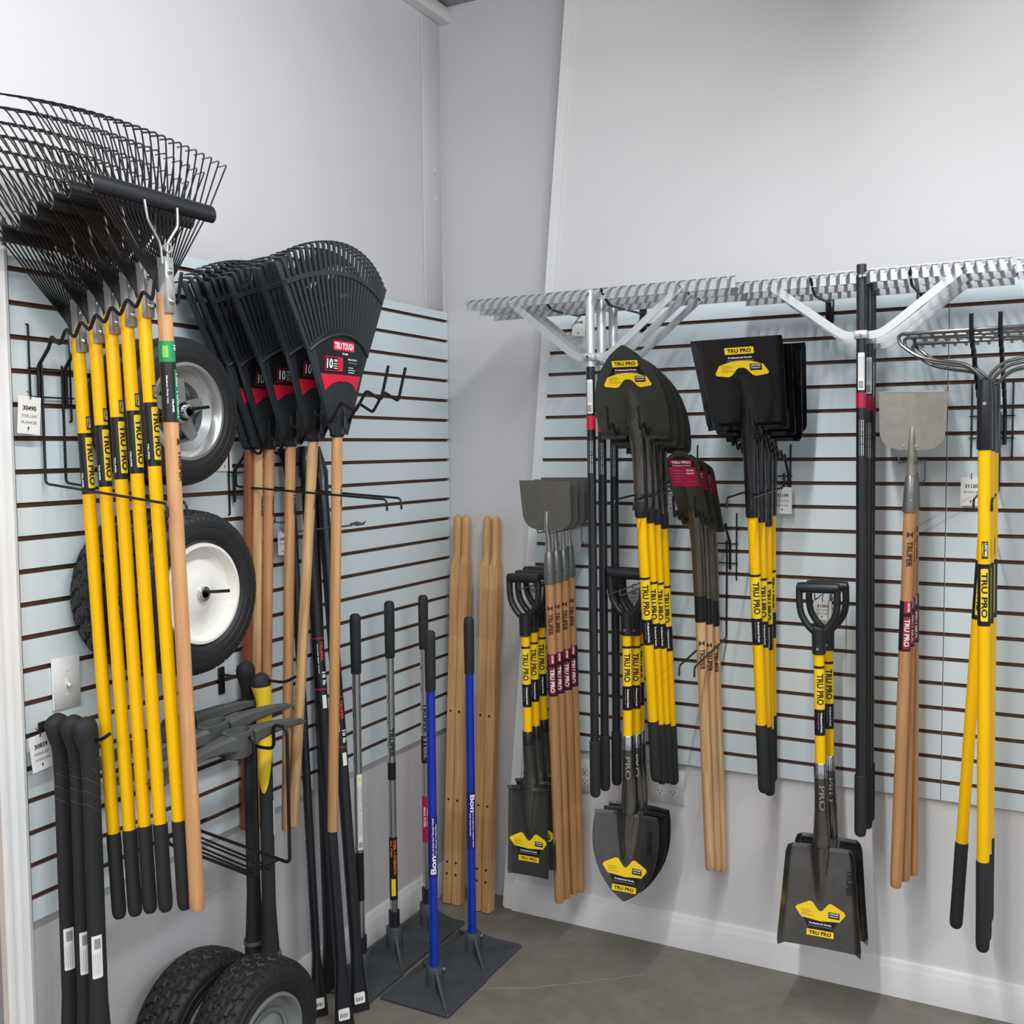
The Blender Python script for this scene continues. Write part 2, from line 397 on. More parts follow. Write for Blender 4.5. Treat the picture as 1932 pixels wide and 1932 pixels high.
# ================================================================ BRACKETS AND TAGS
def zig(x, y0, z0, n, pitch, rise, amp, prong):
    "zigzag rod going out towards -y"
    P = []; y = y0; z = z0
    for k in range(n):
        P += [(x, y, z+amp), (x, y-pitch*.55, z)]
        y -= pitch; z += rise
    P.append((x, y+pitch*.15, z+prong)); return P
def tool_bracket(label, center, fr, sp, L, n, kdrop, kL, rise, kslope=-.10, keep=.028, ksp=None, back=.055, group=None, amp=.022, prong=.055, ar=.0042):
    "center: wall point at the foot of the zigzag arms; local -y comes out of the wall"
    t = thing('display_bracket', label, 'display hook', group, frame(Vector(center)+Vector((0, 0, 1)), center, fr))
    m = MB()
    for sx in (-back, back): m.tube([(sx, .006, .05), (sx, -.006, .05), (sx, -.006, -.17), (sx, .004, -.17)], .0026, PWD, 6, fil=.004)
    for z in (-.05, -.115): m.tube([(-back-.006, -.009, z), (back+.006, -.009, z)], .0022, PWD, 6)
    m.build('wall_grid', t)
    pitch = (L-.06)/n
    for sx in (-sp, sp):
        m = MB()
        P = [(sx*1.02, -.012, -.135), (sx*1.02, -.012, -.045), (sx, -.05, -.004)]+zig(sx, -.06, 0, n, pitch, rise*pitch, amp, prong)
        m.tube(P, ar, PWD, 8, fil=.009); m.build('zigzag_arm', t)
    for sx in (-keep, keep):
        m = MB(); e = (ksp or sx) if sx > 0 else -(ksp or keep)
        m.tube([(sx, -.012, -.04), (sx, -.012, -kdrop), (e, -kL, -kdrop+kslope*kL), (e, -kL-.002, -kdrop+kslope*kL-.03)], .0032, PWD, 8, fil=.012, nf=4); m.build('keeper_arm', t)
    return t
tool_bracket('black wire bracket with zigzag arms holding the spring-tine rakes', (0, -1.712, 1.99), FA, .036, .40, 7, .315, .395, .27, -.10)
tool_bracket('black wire bracket with zigzag arms holding the plastic leaf rakes', (0, -1.075, 1.735), FA, .040, .56, 6, .09, .53, .34, -.055, .034, amp=.026, prong=.060)
tool_bracket('black wire bracket with zigzag arms holding the round-point shovels', (.976, 0, 1.70), FB, .049, .56, 9, .085, .54, .22, -.04, .030)
tool_bracket('black wire bracket with zigzag arms holding the narrow trenching shovels', (1.11, 0, 1.475), FB, .034, .40, 7, .365, .36, .20, -.09, .024)
tool_bracket('black wire bracket with zigzag arms holding the black square shovels', (1.285, 0, 1.70), FB, .049, .50, 8, .085, .42, .22, -.04, .036)
tool_bracket('black wire bracket with zigzag arms holding the bow rakes', (1.925, 0, 1.88), FB, .034, .44, 8, .27, .40, .42, -.02, .022, amp=.026, prong=.045, ar=.0055)

def face_hook(label, x, z, L, yaw=0.):
    t = thing('face_out_hook', label, 'display hook', 'face-out hooks under the landscape rakes', frame((x, 0, z+1), (x, 0, z), FB))
    m = MB(); m.box(-.013, .013, -.006, 0, -.06, .02, PWD, .002); m.build('hook_plate', t)
    m = MB(); m.tube([(0, -.004, .0), (0, -L*.82, -.006), (0, -L, .035)], .0042, PWD, 8, fil=.03); m.build('hook_arm', t); return t
face_hook('short black hook under the left end of the silver landscape rakes', .615, 2.205, .33)
face_hook('short black hook under the right half of the silver landscape rakes', .838, 2.20, .38)
face_hook('short black hook left of the black landscape rake pole', 1.457, 2.192, .30)
face_hook('short black hook right of the black landscape rake pole', 1.724, 2.20, .30)

def price_tag(label, pos, fr, lines, w_=.058, h=.085, tilt=0.):
    t = thing('price_tag', label, 'tag', 'handwritten price tags', frame(Vector(pos)+Vector((0, 0, 1)), pos, fr) @ Matrix.Rotation(tilt, 4, 'Y'))
    m = MB(); m.prism(rrect(-w_/2, -h, w_, h, .002), lambda p, q, k: (p, -.0008+.0008*k, q), CARD)
    f = lambda p, q: (p, -.0011, q)
    if lines: text(m, lines[0], -w_*.3, -h*.38, w_*.6, h*.13, f, BTX)
    for k, ln in enumerate(lines[1:]): text(m, ln, -w_*.34, -h*(.56+.17*k), w_*.68, h*.075, f, GTX)
    patch(m, [(-.004, -h*.82), (.001, -h*.80), (-.001, -h*.93)], f, BTX)
    m.build('card', t)
    m = MB(); m.tube([(0, -.0012, -.006), (0, -.006, .004), (0, .01, .012)], .0012, PWD, 6); m.build('tag_loop', t)
price_tag('white price tag reading 30490 hung from the wire of the spring-tine rake bracket', W(56, 748, x=.03), FA, ['30490', 'STEEL LEAF', 'RAKE'], tilt=.08)
price_tag('white price tag reading 30839 beside the three black pick handles at left', W(74, 1385, x=.03), FA, ['30839', 'FIBERGLASS', 'HANDLE 36IN'], tilt=-.1)
price_tag('blank white tag behind the right edge of the silver-rimmed tyre', W(423, 832, x=.004), FA, [])
price_tag('white price tag hung behind the leaning leaf rake handles', W(533, 1003, x=.03), FA, ['30487', 'RAKE'], .045, .07)
price_tag('curled white tag under the silver landscape rake pole', W(1093, 596, y=-.03), FB, ['3248'], .05, .07, .05)
price_tag('white price tag right of the round-point shovel sockets', W(1266, 919, y=-.05), FB, ['31198', 'ROUND', 'SHOVEL'])
price_tag('white price tag reading 31199 right of the square shovel sockets', W(1477, 919, y=-.05), FB, ['31199', 'SQUARE', 'SHOVEL'])
price_tag('white price tag seen through the left D-grips', W(1009, 1106, y=-.05), FB, ['31205', 'SPADE'], .05, .065)
price_tag('white price tag reading 31200 seen through the middle D-grips', W(1194, 1107, y=-.05), FB, ['31200', 'ROUND POINT', 'SHOVEL'], .05, .07)
price_tag('white price tag seen through the right D-grip of the square shovels', W(1552, 1131, y=-.05), FB, ['31201', 'SQUARE', 'SHOVEL'], .055, .065)
price_tag('white price tag behind the yellow bow rake handles', W(1833, 900, y=-.03), FB, ['31120', 'RAKE'])
price_tag('plain white tag behind the necks of the left scrapers', W(1082, 996, y=-.05), FB, [])

# ================================================================ HANDLES
def goggle(mb, fm, w_, up):
    "the big blade sticker; local p right, q up, centred; up=True when the blade tip is above"
    s = w_; k = 1 if up else -1
    G = [(-.5, .05), (-.41, .2), (-.2, .262), (0, .28), (.2, .262), (.41, .2), (.5, .05), (.48, .01), (.26, -.02), (.2, .0), (.09, .12), (.04, .145), (-.04, .145), (-.09, .12), (-.2, .0), (-.26, -.02), (-.48, .01)]
    if not up: G = [(-.5, .14), (-.38, -.02), (0, -.06), (.38, -.02), (.5, .14), (.47, .19), (.22, .31), (.16, .3), (.05, .16), (0, .13), (-.05, .16), (-.16, .3), (-.22, .31), (-.47, .19)]
    f = lambda z: (lambda p, q: fm(p, q, z))
    T = [(-.4, .2), (-.24, .44), (.24, .44), (.4, .2)] if up else [(-.36, -.0), (-.2, -.28), (.2, -.28), (.36, -.0)]
    patch(mb, [(p*s, q*s) for p, q in T], f(.0006), BLK, .012, .012)
    # split the goggle in two convex-ish halves for clean faces
    patch(mb, [(p*s, q*s) for p, q in G], f(.0010), YLAB, .012, .012)
    ty = .40 if up else -.36
    patch(mb, rrect(-.27*s, ty*s-.0*s, .54*s, .125*s, .015*s), f(.0012), YLAB, .012, .012)
    text(mb, 'TRU PRO', -.22*s, (ty+.03)*s, .44*s, .07*s, f(.0018), BTX, .012, .012)
    ly = .32 if up else -.13
    text(mb, 'Professional Grade', -.22*s, ly*s, .44*s, .035*s, f(.0016), WTX, .012, .012)
    text(mb, 'Grado profesional / Professionnel', -.24*s, (ly-.05)*s, .48*s, .024*s, f(.0016), GTX, .012, .012)
    cy = .12 if up else .06
    for i, ww in enumerate((.22, .26, .2, .3)): patch(mb, rrect(-.38*s, (cy+.07-.035*i)*s, ww*s*.8, .008*s), f(.0016), mat('sticker_small_print', (150, 120, 20), .5), .012, .012)
    patch(mb, rrect(.16*s, (cy-.03)*s, .22*s, .12*s), f(.0015), BLK, .012, .012)
    text(mb, 'LIFETIME', .18*s, (cy+.045)*s, .18*s, .03*s, f(.0019), WTX, .012, .012)
    text(mb, 'WARRANTY', .18*s, (cy+.0)*s, .18*s, .025*s, f(.0019), WTX, .012, .012)
def yellow_label(t, parent, r, zt, th, panel=.125, black=.083, ring=True, tail=None):
    m = MB()
    if ring: band(m, zt+.004, zt+.011, r+.0006, BLK)
    band(m, zt-panel, zt, r+.0004, YLAB)
    f = cyl(r, zt, th, .0009)
    text(m, 'TRU PRO', .012, -.0095, panel-.026, .019, f, BTX, .004)
    band(m, zt-panel-black, zt-panel, r+.0005, BLK)
    text(m, 'Professional Grade', panel+.01, -.0005, black-.02, .0055, cyl(r, zt, th, .0011), WTX, .004)
    text(m, 'Grado profesional', panel+.01, -.008, black-.03, .003, cyl(r, zt, th, .0011), GTX, .004)
    m.build('handle_label', parent)
def truper(mb, r, zt, th, L=.095, h=.016, m_=None):
    m_ = m_ or mat('burnt_print', (74, 38, 30), .6)
    f = cyl(r, zt, th, .0008)
    text(mb, 'TRUPER', .032, -h/2, L-.032, h, f, m_, .004)
    for a in (1, -1): patch(mb, [(.004, a*h*.55), (.022, a*h*.55), (.0155, a*h*.05), (.0105, a*h*.05)], f, m_, .004)
def grip_rubber(parent, r, L, z0=0.):
    m = MB(); m.lz([(z0+.0, r*.35), (z0+.002, r*.7), (z0+.007, r*.95), (z0+.014, r*1.08), (z0+.03, r*1.13), (z0+L*.5, r*1.1), (z0+L-.004, r*1.12), (z0+L, r*1.08)], RUB, 20); return m.build('rubber_grip', parent)

# blade surfaces -------------------------------------------------
def tab(T, t):
    for (a, x), (b, y) in zip(T[:-1], T[1:]):
        if t <= b: k = (t-a)/(b-a); k = k; return x+(y-x)*k
    return T[-1][1]
ROUND = [(0, .106), (.12, .112), (.3, .1135), (.45, .109), (.6, .097), (.72, .082), (.82, .063), (.9, .043), (.96, .022), (1., .003)]
SQ = [(0, .113), (.04, .118), (.5, .124), (.96, .131), (1., .129)]
TRN = [(0, .045), (.5, .05), (.8, .053), (.88, .05), (1., .012)]
DSQ = [(0, .094), (.05, .100), (.5, .110), (.94, .121), (1., .119)]
DSP = [(0, .074), (.5, .076), (.97, .078), (1., .074)]
def blade(parent, kind, T, zb, L, tilt, dish, m_, up=True, th=.0022, frog=.55, fdepth=.02, steps=True, name='blade', curve=0., sw=None, smat=None, stick=True, side=0.):
    "up: grows to +z from zb, else to -z. returns surface(x,q)"
    sg = 1 if up else -1
    def Y(x, t):
        hw = max(tab(T, t), .004); s = max(-1, min(1, x/hw)); W0 = T[2][1]
        y = -tilt*(t**(1+curve)) - dish*(x/W0)**2*(1-.35*t)
        if side: y -= side*max(0, (abs(s)-.86)/.14)**1.0
        if t < frog: y -= fdepth*math.exp(-(x/(.021*(1-t/frog*.6)))**2)*(1-t/frog)**.7
        return y
    def fn(a, b):
        # spacing finer at the rim
        s = -1+2*a; s = math.copysign(abs(s)**.85, s); t = b
        x = s*tab(T, t); return (x, Y(x, t), zb+sg*L*t)
    m = MB(); m.sheet(fn, 40, 30, th, m_)
    if steps:
        for sx in (-1, 1):
            x0, x1 = T[0][1]*.28*sx, T[0][1]*.98*sx; P = []
            for k in range(7):
                x = x0+(x1-x0)*k/6; P.append((x, Y(x, 0)))
            for k in range(6):
                (xa, ya), (xb, yb) = P[k], P[k+1]
                if sx < 0: (xa, ya), (xb, yb) = (xb, yb), (xa, ya)
                z0 = zb; zq = zb-sg*.004
                m.add([(xa, ya+.002, z0), (xb, yb+.002, z0), (xb, yb-.013, zq), (xa, ya-.013, zq), (xa, ya+.002, z0-sg*.0025), (xb, yb+.002, z0-sg*.0025), (xb, yb-.014, zq-sg*.0028), (xa, ya-.014, zq-sg*.0028), (xb, yb-.0165, zq+sg*.008), (xa, ya-.0165, zq+sg*.008)],
                      [(0, 1, 2, 3), (7, 6, 5, 4), (4, 5, 1, 0), (3, 2, 8, 9), (7, 9, 8, 6), (1, 5, 6, 2), (0, 3, 7, 4)], m_)
    b = m.build(name, parent, 50)
    def fm(p, q, lift):
        t = max(0, min(1, sg*(q-zb)/L)); return (p, Y(p, t)-lift*1.3-.0007, q)
    return b, fm
def spine_tube(m, P, mt, seg=20):
    "P: (z, y, rx, ry)"
    R = [[(rx*math.cos(2*PI*i/seg), y+ry*math.sin(2*PI*i/seg), z) for i in range(seg)] for z, y, rx, ry in P]
    m.rings(R, mt)

TH = .36
def round_shovel():
    t = thing('round_point_shovel', '', 'shovel', 'long round-point shovels hung blade up')
    r = .0158
    m = MB(); m.lz([(.20, r), (.93, r)], YEL, 20); h = m.build('handle', t)
    yellow_label(t, h, r, .675, TH)
    grip_rubber(t, r, .21)
    m = MB(); m.lz([(.875, r+.002), (.878, r+.0035), (.925, r+.0035), (.928, r+.002)], RUB, 20); m.build('collar', t)
    m = MB(); spine_tube(m, [(.925, 0, .019, .019), (1.0, .004, .019, .019), (1.05, .006, .020, .019), (1.09, .002, .021, .018), (1.13, -.008, .023, .015), (1.17, -.018, .020, .010), (1.24, -.022, .012, .006)], DSTEEL)
    m.build('socket', t)
    b, fm = blade(t, 'round', ROUND, 1.125, .275, .075, .016, DBLADE, True)
    m = MB(); goggle(m, lambda p, q, l: fm(p, q+1.277, l), .148, True); m.build('blade_sticker', b)
    return t
RS = [((1210, 975, -.40), (1239, 1484, -.255), 'front long round-point shovel with the yellow goggle-shaped sticker on its upturned blade'),
      ((1225, 985, -.335), (1250, 1485, -.205), 'second round-point shovel in the row, directly behind the front one'),
      ((1238, 988, -.27), (1261, 1490, -.155), 'third round-point shovel from the front of the row'),
      ((1251, 996, -.20), (1272, 1500, -.10), 'rearmost round-point shovel, nearest the wall')]
def shovel_mtx(T, B, zl, fr=FB):
    "T is the photo point (u,v,y) at local height zl above B"
    t = W(T[0], T[1], y=T[2]); b = W(B[0], B[1], y=B[2]); M_ = frame(t, b, fr)
    d = (t-b).length; M_.translation = t - (t-b).normalized()*zl; return M_
def series(build, items, zl):
    root = None
    for T, B, lab in items:
        mx = shovel_mtx(T, B, zl)
        if root is None: root = build(); root.matrix_world = mx; root['label'] = lab
        else: dup(root, lab, mx)
    return root
series(round_shovel, RS, .875)

def square_shovel():
    t = thing('square_shovel', '', 'shovel', 'long black square shovels hung blade up'); r = .0158
    m = MB(); m.lz([(.22, r), (.93, r)], YEL, 20); h = m.build('handle', t)
    yellow_label(t, h, r, .69, TH)
    grip_rubber(t, r, .225)
    m = MB(); spine_tube(m, [(.875, 0, .0195, .0195), (.99, .002, .0205, .0205), (1.06, .004, .021, .019), (1.11, 0, .023, .017), (1.15, -.008, .022, .012), (1.25, -.016, .012, .006)], GLOSSB)
    m.build('socket', t)
    b, fm = blade(t, 'square', SQ, 1.145, .26, .085, .006, GLOSSB, True, side=.022, curve=.15)
    m = MB(); goggle(m, lambda p, q, l: fm(p, q+1.297, l), .155, True); m.build('blade_sticker', b)
    return t
def sq_handle(root): pass
SS = [((1420, 975, -.315), (1443, 1530, -.20), 'front black square shovel with a yellow sticker on its upturned blade'),
      ((1434, 984, -.24), (1449, 1500, -.15), 'second black square shovel, just behind the stickered front one'),
      ((1446, 992, -.17), (1452, 1500, -.105), 'third black square shovel from the front'),
      ((1454, 972, -.105), (1456, 1492, -.055), 'rearmost black square shovel, offset to the right near the wall')]
series(square_shovel, SS, .875)

def trench_shovel():
    t = thing('trenching_shovel', '', 'shovel', 'narrow trenching shovels on wooden handles'); r = .0165
    m = MB(); m.lz([(0, r*.5), (.003, r*.85), (.012, r*.98), (.03, r), (.86, r)], WOODP, 20); truper(m, r, .79, TH, .10)
    m.build('handle', t)
    m = MB(); band(m, .845, .935, r+.001, BLK); m.build('handle_band', t)
    m = MB(); spine_tube(m, [(.93, 0, .0185, .0185), (1.03, 0, .0195, .0195), (1.1, -.004, .020, .019), (1.16, -.016, .021, .016), (1.20, -.034, .022, .012), (1.27, -.062, .012, .006)], DSTEEL)
    m.build('socket', t)
    b, fm = blade(t, 'trench', TRN, 1.155, .25, .15, .008, DBLADE, True, curve=-.05, frog=.75, steps=False)
    m = MB(); f = lambda z: (lambda p, q: fm(p, q, z)); q0 = 1.375
    patch(m, [(-.04, q0-.022), (-.04, q0-.004), (-.012, q0+.012), (.012, q0+.012), (.04, q0-.004), (.04, q0-.022)], f(.0006), BLK, .02, .02)
    patch(m, rrect(-.042, q0-.085, .084, .063), f(.0006), DRED, .02, .02)
    patch(m, rrect(-.034, q0-.014, .068, .014, .003), f(.0009), DRED, .02, .02)
    text(m, 'TRU PRO', -.029, q0-.011, .058, .0085, f(.0014), WTX, .02, .02)
    text(m, 'Professional Grade', -.028, q0-.0195, .056, .0042, f(.0014), WTX, .02, .02)
    for i in range(5): patch(m, rrect(-.032, q0-.034-.009*i, .035 if i < 4 else .064, .0016), f(.0012), mat('pink_print', (206, 120, 146), .5), .02, .02)
    text(m, 'LIFETIME', .008, q0-.036, .026, .006, f(.0014), WTX, .02, .02); text(m, 'WARRANTY', .008, q0-.046, .026, .006, f(.0014), WTX, .02, .02)
    m.build('blade_sticker', b); return t
TS = [((1322, 1172, -.215), (1341, 1664, -.12), 'front trenching shovel with a red sticker on its narrow blade'),
      ((1336, 1176, -.155), (1353, 1662, -.075), 'second trenching shovel, behind the red-stickered one'),
      ((1348, 1180, -.095), (1363, 1658, -.035), 'rearmost trenching shovel, nearest the wall')]
series(trench_shovel, TS, .845)

# ---- scrapers
def scraper(name, group, tan, wood, L, has_truper=True, socket=True):
    t = thing(name, '', 'scraper', group); r = .0165
    m = MB(); m.lz([(0, r*.5), (.003, r*.85), (.012, r*1.0), (.03, r*1.05), (L*.3, r), (L, r*.96)], wood, 20)
    if has_truper: truper(m, r, L-.055 if tan else L-.075, TH, .105)
    h = m.build('handle', t)
    m = MB(); zt = L-.26 if tan else L-.245
    band(m, zt-.145, zt, r+.0006, BLK)
    f = cyl(r, zt, TH, .0011)
    patch(m, rrect(.0, -.009, .034, .019), f, DRED, .004); patch(m, rrect(.044, -.009, .094, .019, .003), f, DRED, .004)
    text(m, 'TRU PRO', .051, -.0065, .08, .014, cyl(r, zt, TH, .0016), WTX, .004)
    text(m, 'LIFETIME', .004, -.0, .026, .006, cyl(r, zt, TH, .0016), WTX, .004)
    m.build('handle_label', h)
    m = MB(); mt = SOCK
    m.lz([(L-.005, .0195), (L, .02), (L+.05, .0178), (L+.095, .0145), (L+.10, .0115)], mt, 20, c1=True)
    for a in (.3, 2.6): m.lathe([(-.0015, .0035), (.0015, .0025)], CHR, 'y', 8, (.0185*math.sin(a), -.019*math.cos(a)*1., L+.03))
    m.build('ferrule', t)
    m = MB(); k = 1 if not tan else 1
    m.tube([(0, 0, L+.09), (0, .0, L+.15), (0, -.012, L+.185), (0, -.006, L+.235)], .0125, SCRT if tan else CHR, 12, r1=.0065); m.build('neck', t)
    W2 = .0915; zb = L+.172; H = .165
    def hw(q):
        rr = .05
        return W2*(.93+.07*q/H)-(rr-math.sqrt(max(0, rr*rr-(rr-q)**2)) if q < rr else 0)
    m = MB(); th = .0018
    m.sheet(lambda a, b: ((-1+2*a)*hw(b*H), -.004-.014*(b), zb+b*H), 10, 24, th, SCRT if tan else SCR)
    if tan:
        m.box(-W2*.92, W2*.92, -.0195, -.0165, zb+H-.003, zb+H, CHR)
        for sx in (-.022, .012): m.lathe([(-.009, .004), (-.005, .004)], CHR, 'y', 10, (sx, 0, zb+.012))
    m.build('blade', t, 45)
    return t
LS = [((1037, 1097, -.30), (1056, 1711, -.20), 'front scraper of the left group with a grey square blade and wooden handle'),
      ((1050, 1094, -.245), (1068, 1699, -.155), 'second grey-bladed scraper in the left group, behind the front one'),
      ((1064, 1090, -.19), (1083, 1680, -.11), 'third grey-bladed scraper in the left group'),
      ((1076, 1084, -.135), (1095, 1690, -.09), 'rearmost grey-bladed scraper of the left group, its handle end swung right')]
def Ls(): return scraper('floor_scraper', 'grey-bladed scrapers left of the silver landscape rakes', False, WOODS, 1.14)
series(Ls, LS, 1.14)
RSC = [((1716, 963, -.24), (1690, 1677, -.22), 'scraper with a tan square blade hanging right of the black poles'),
       ((1719, 958, -.18), (1706, 1664, -.17), 'middle handle of the three tan scrapers, behind the front one'),
       ((1723, 954, -.12), (1722, 1658, -.12), 'rearmost of the three tan scrapers, its handle furthest right')]
def Rs(): return scraper('floor_scraper', 'tan-bladed scrapers left of the bow rakes', True, WOODS, 1.115)
series(Rs, RSC, 1.115)
def wire_hook(label, pos, fr, L, m_=None):
    t = thing('wire_hook', label, 'display hook', 'thin wire slatwall hooks', frame(Vector(pos)+Vector((0, 0, 1)), pos, fr)); m_ = m_ or SOCK
    m = MB()
    for sx in (-.022, .022): m.tube([(sx, -.004, 0), (sx, -L, -.004), (sx, -L-.006, .016)], .0024, m_, 6, fil=.006)
    m.tube([(-.03, -.004, 0), (.03, -.004, 0)], .0024, m_, 6)
    m.tube([(-.022, -.006, .0), (-.022, -.006, -.06), (-.01, -.006, -.075), (.01, -.006, -.075), (.022, -.006, -.06), (.022, -.006, 0)], .002, m_, 6, fil=.01)
    m.build('hook_wire', t); return t
wire_hook('thin steel wire hook holding the left scrapers', (.628, 0, 1.475), FB, .36)
wire_hook('thin steel wire hook holding the tan scrapers', (1.722, 0, 1.70), FB, .27)
wire_hook('thin steel wire hook through the left D-grips', (.548, 0, 1.283), FB, .34)
wire_hook('thin steel wire hook through the middle D-grips', (.872, 0, 1.286), FB, .36)
wire_hook('thin steel wire hook through the right D-grips', (1.494, 0, 1.296), FB, .27)

# ---- D-handled tools, hung by the grip, blade down
def dgrip(t, zc, w_=.062):
    "collar bottom at zc"
    m = MB(); m.lz([(zc, .0175), (zc+.002, .0195), (zc+.045, .0195), (zc+.075, .021)], PLA, 20)
    for sx in (-1, 1):
        P = [(sx*.006, 0, zc+.060), (sx*.030, 0, zc+.082), (sx*.050, 0, zc+.115), (sx*(w_-.007), 0, zc+.150), (sx*(w_-.008), 0, zc+.2)]
        m.tube(P, .0128, PLA, 12, sq=(.95, .8), fil=.02)
    m.build('d_grip', t)
    m = MB()
    prof = [(-w_, .008), (-w_+.003, .0145), (-w_+.018, .0162), (w_-.018, .0162), (w_-.003, .0145), (w_, .008)]
    m.lathe(prof, PLA, 'x', 20, (0, 0, zc+.197)); m.build('cross_bar', t)
    m = MB(); m.lathe([(-.0205, .0045), (-.0185, .0045)], CHR, 'y', 10, (0, 0, zc+.018)); m.build('rivet', t)
def d_tool(kind):
    cfg = dict(round=('digging_shovel', 'D-handled round-point shovels', .485, .275, ROUND, DSTEEL), square=('transfer_shovel', 'D-handled square shovels', .50, .29, DSQ, DSTEEL), spade=('drain_spade', 'D-handled spades', .45, .30, DSP, DBLADE))[kind]
    t = thing(cfg[0], '', 'shovel', cfg[1]); zf, L = cfg[2], cfg[3]     # zf: sleeve bottom height, L: blade length
    r = .0152; zc = zf+.37
    m = MB(); m.lz([(zf+.04, r), (zc+.01, r)], YEL, 20); h = m.build('handle', t)
    yellow_label(t, h, r, zc-.045, TH, .118, .078)
    m = MB(); m.lz([(zf, .019), (zf+.042, .019), (zf+.045, .0175)], CHR if kind != 'spade' else BSTEEL, 20); m.build('ferrule', t)
    m = MB(); P = [(zf+.001, 0, .0185, .0185), (zf-.06, .003, .019, .019), (zf-.11, .006, .021, .018), (L+.03, .004, .025, .016), (L-.01, -.004, .026, .013), (L-.07, -.014, .018, .009), (L-.14, -.014, .010, .005)]
    spine_tube(m, P, cfg[5]); s = m.build('socket', t)
    if kind != 'spade':
        m = MB(); text(m, 'PRO', .02, -.008, .075, .017, cyl(.019, zf-.0, TH, .0012), CHR, .004); m.build('embossed_lettering', s)
    b, fm = blade(t, kind, cfg[4], L, L, .045 if kind != 'spade' else .02, .02 if kind == 'round' else .007, cfg[5], False, side=0 if kind == 'round' else (.022 if kind == 'square' else .006), frog=.55, fdepth=.024)
    m = MB(); goggle(m, lambda p, q, l: fm(p*1., q+(.085 if kind == 'round' else .085 if kind == 'square' else .10), l), dict(round=.152, square=.146, spade=.142)[kind], False)
    if kind != 'spade': text(m, 'TRUPER', 0, 0, .075, .016, lambda p, q: fm(.072+q, .235-p, .0012), mat('embossed_steel', (70, 70, 68), .3, metal=.8), .02, .02)
    m.build('blade_sticker', b); dgrip(t, zc); return t
def dmtx(T, B, zt):
    return shovel_mtx(T, B, zt)
def dseries(kind, items, zt):
    root = None
    for T, B, lab in items:
        mx = shovel_mtx(T, B, zt)
        if root is None: root = d_tool(kind); root.matrix_world = mx; root['label'] = lab
        else: dup(root, lab, mx)
dseries('spade', [((991, 1200, -.28), (1003, 1640, -.28), 'front D-handled spade with a dull square blade, left of the wooden scraper handles'),
                  ((1006, 1192, -.215), (1017, 1618, -.215), 'middle D-handled spade, behind the front one'),
                  ((1021, 1183, -.15), (1032, 1598, -.15), 'rearmost D-handled spade, nearest the wall')], .82)
dseries('round', [((1183, 1198, -.30), (1186, 1663, -.30), 'front D-handled round-point shovel with a shiny blade and yellow sticker'),
                  ((1199, 1198, -.22), (1202, 1640, -.22), 'second D-handled round-point shovel, just behind the shiny front one'),
                  ((1206, 1194, -.165), (1210, 1622, -.165), 'rearmost D-handled round-point shovel, almost hidden')], .855)
dseries('square', [((1545, 1234, -.27), (1552, 1735, -.27), 'front D-handled square shovel with a shiny blade and yellow sticker'),
                   ((1562, 1226, -.16), (1567, 1700, -.16), 'rear D-handled square shovel, behind the shiny one')], .87)

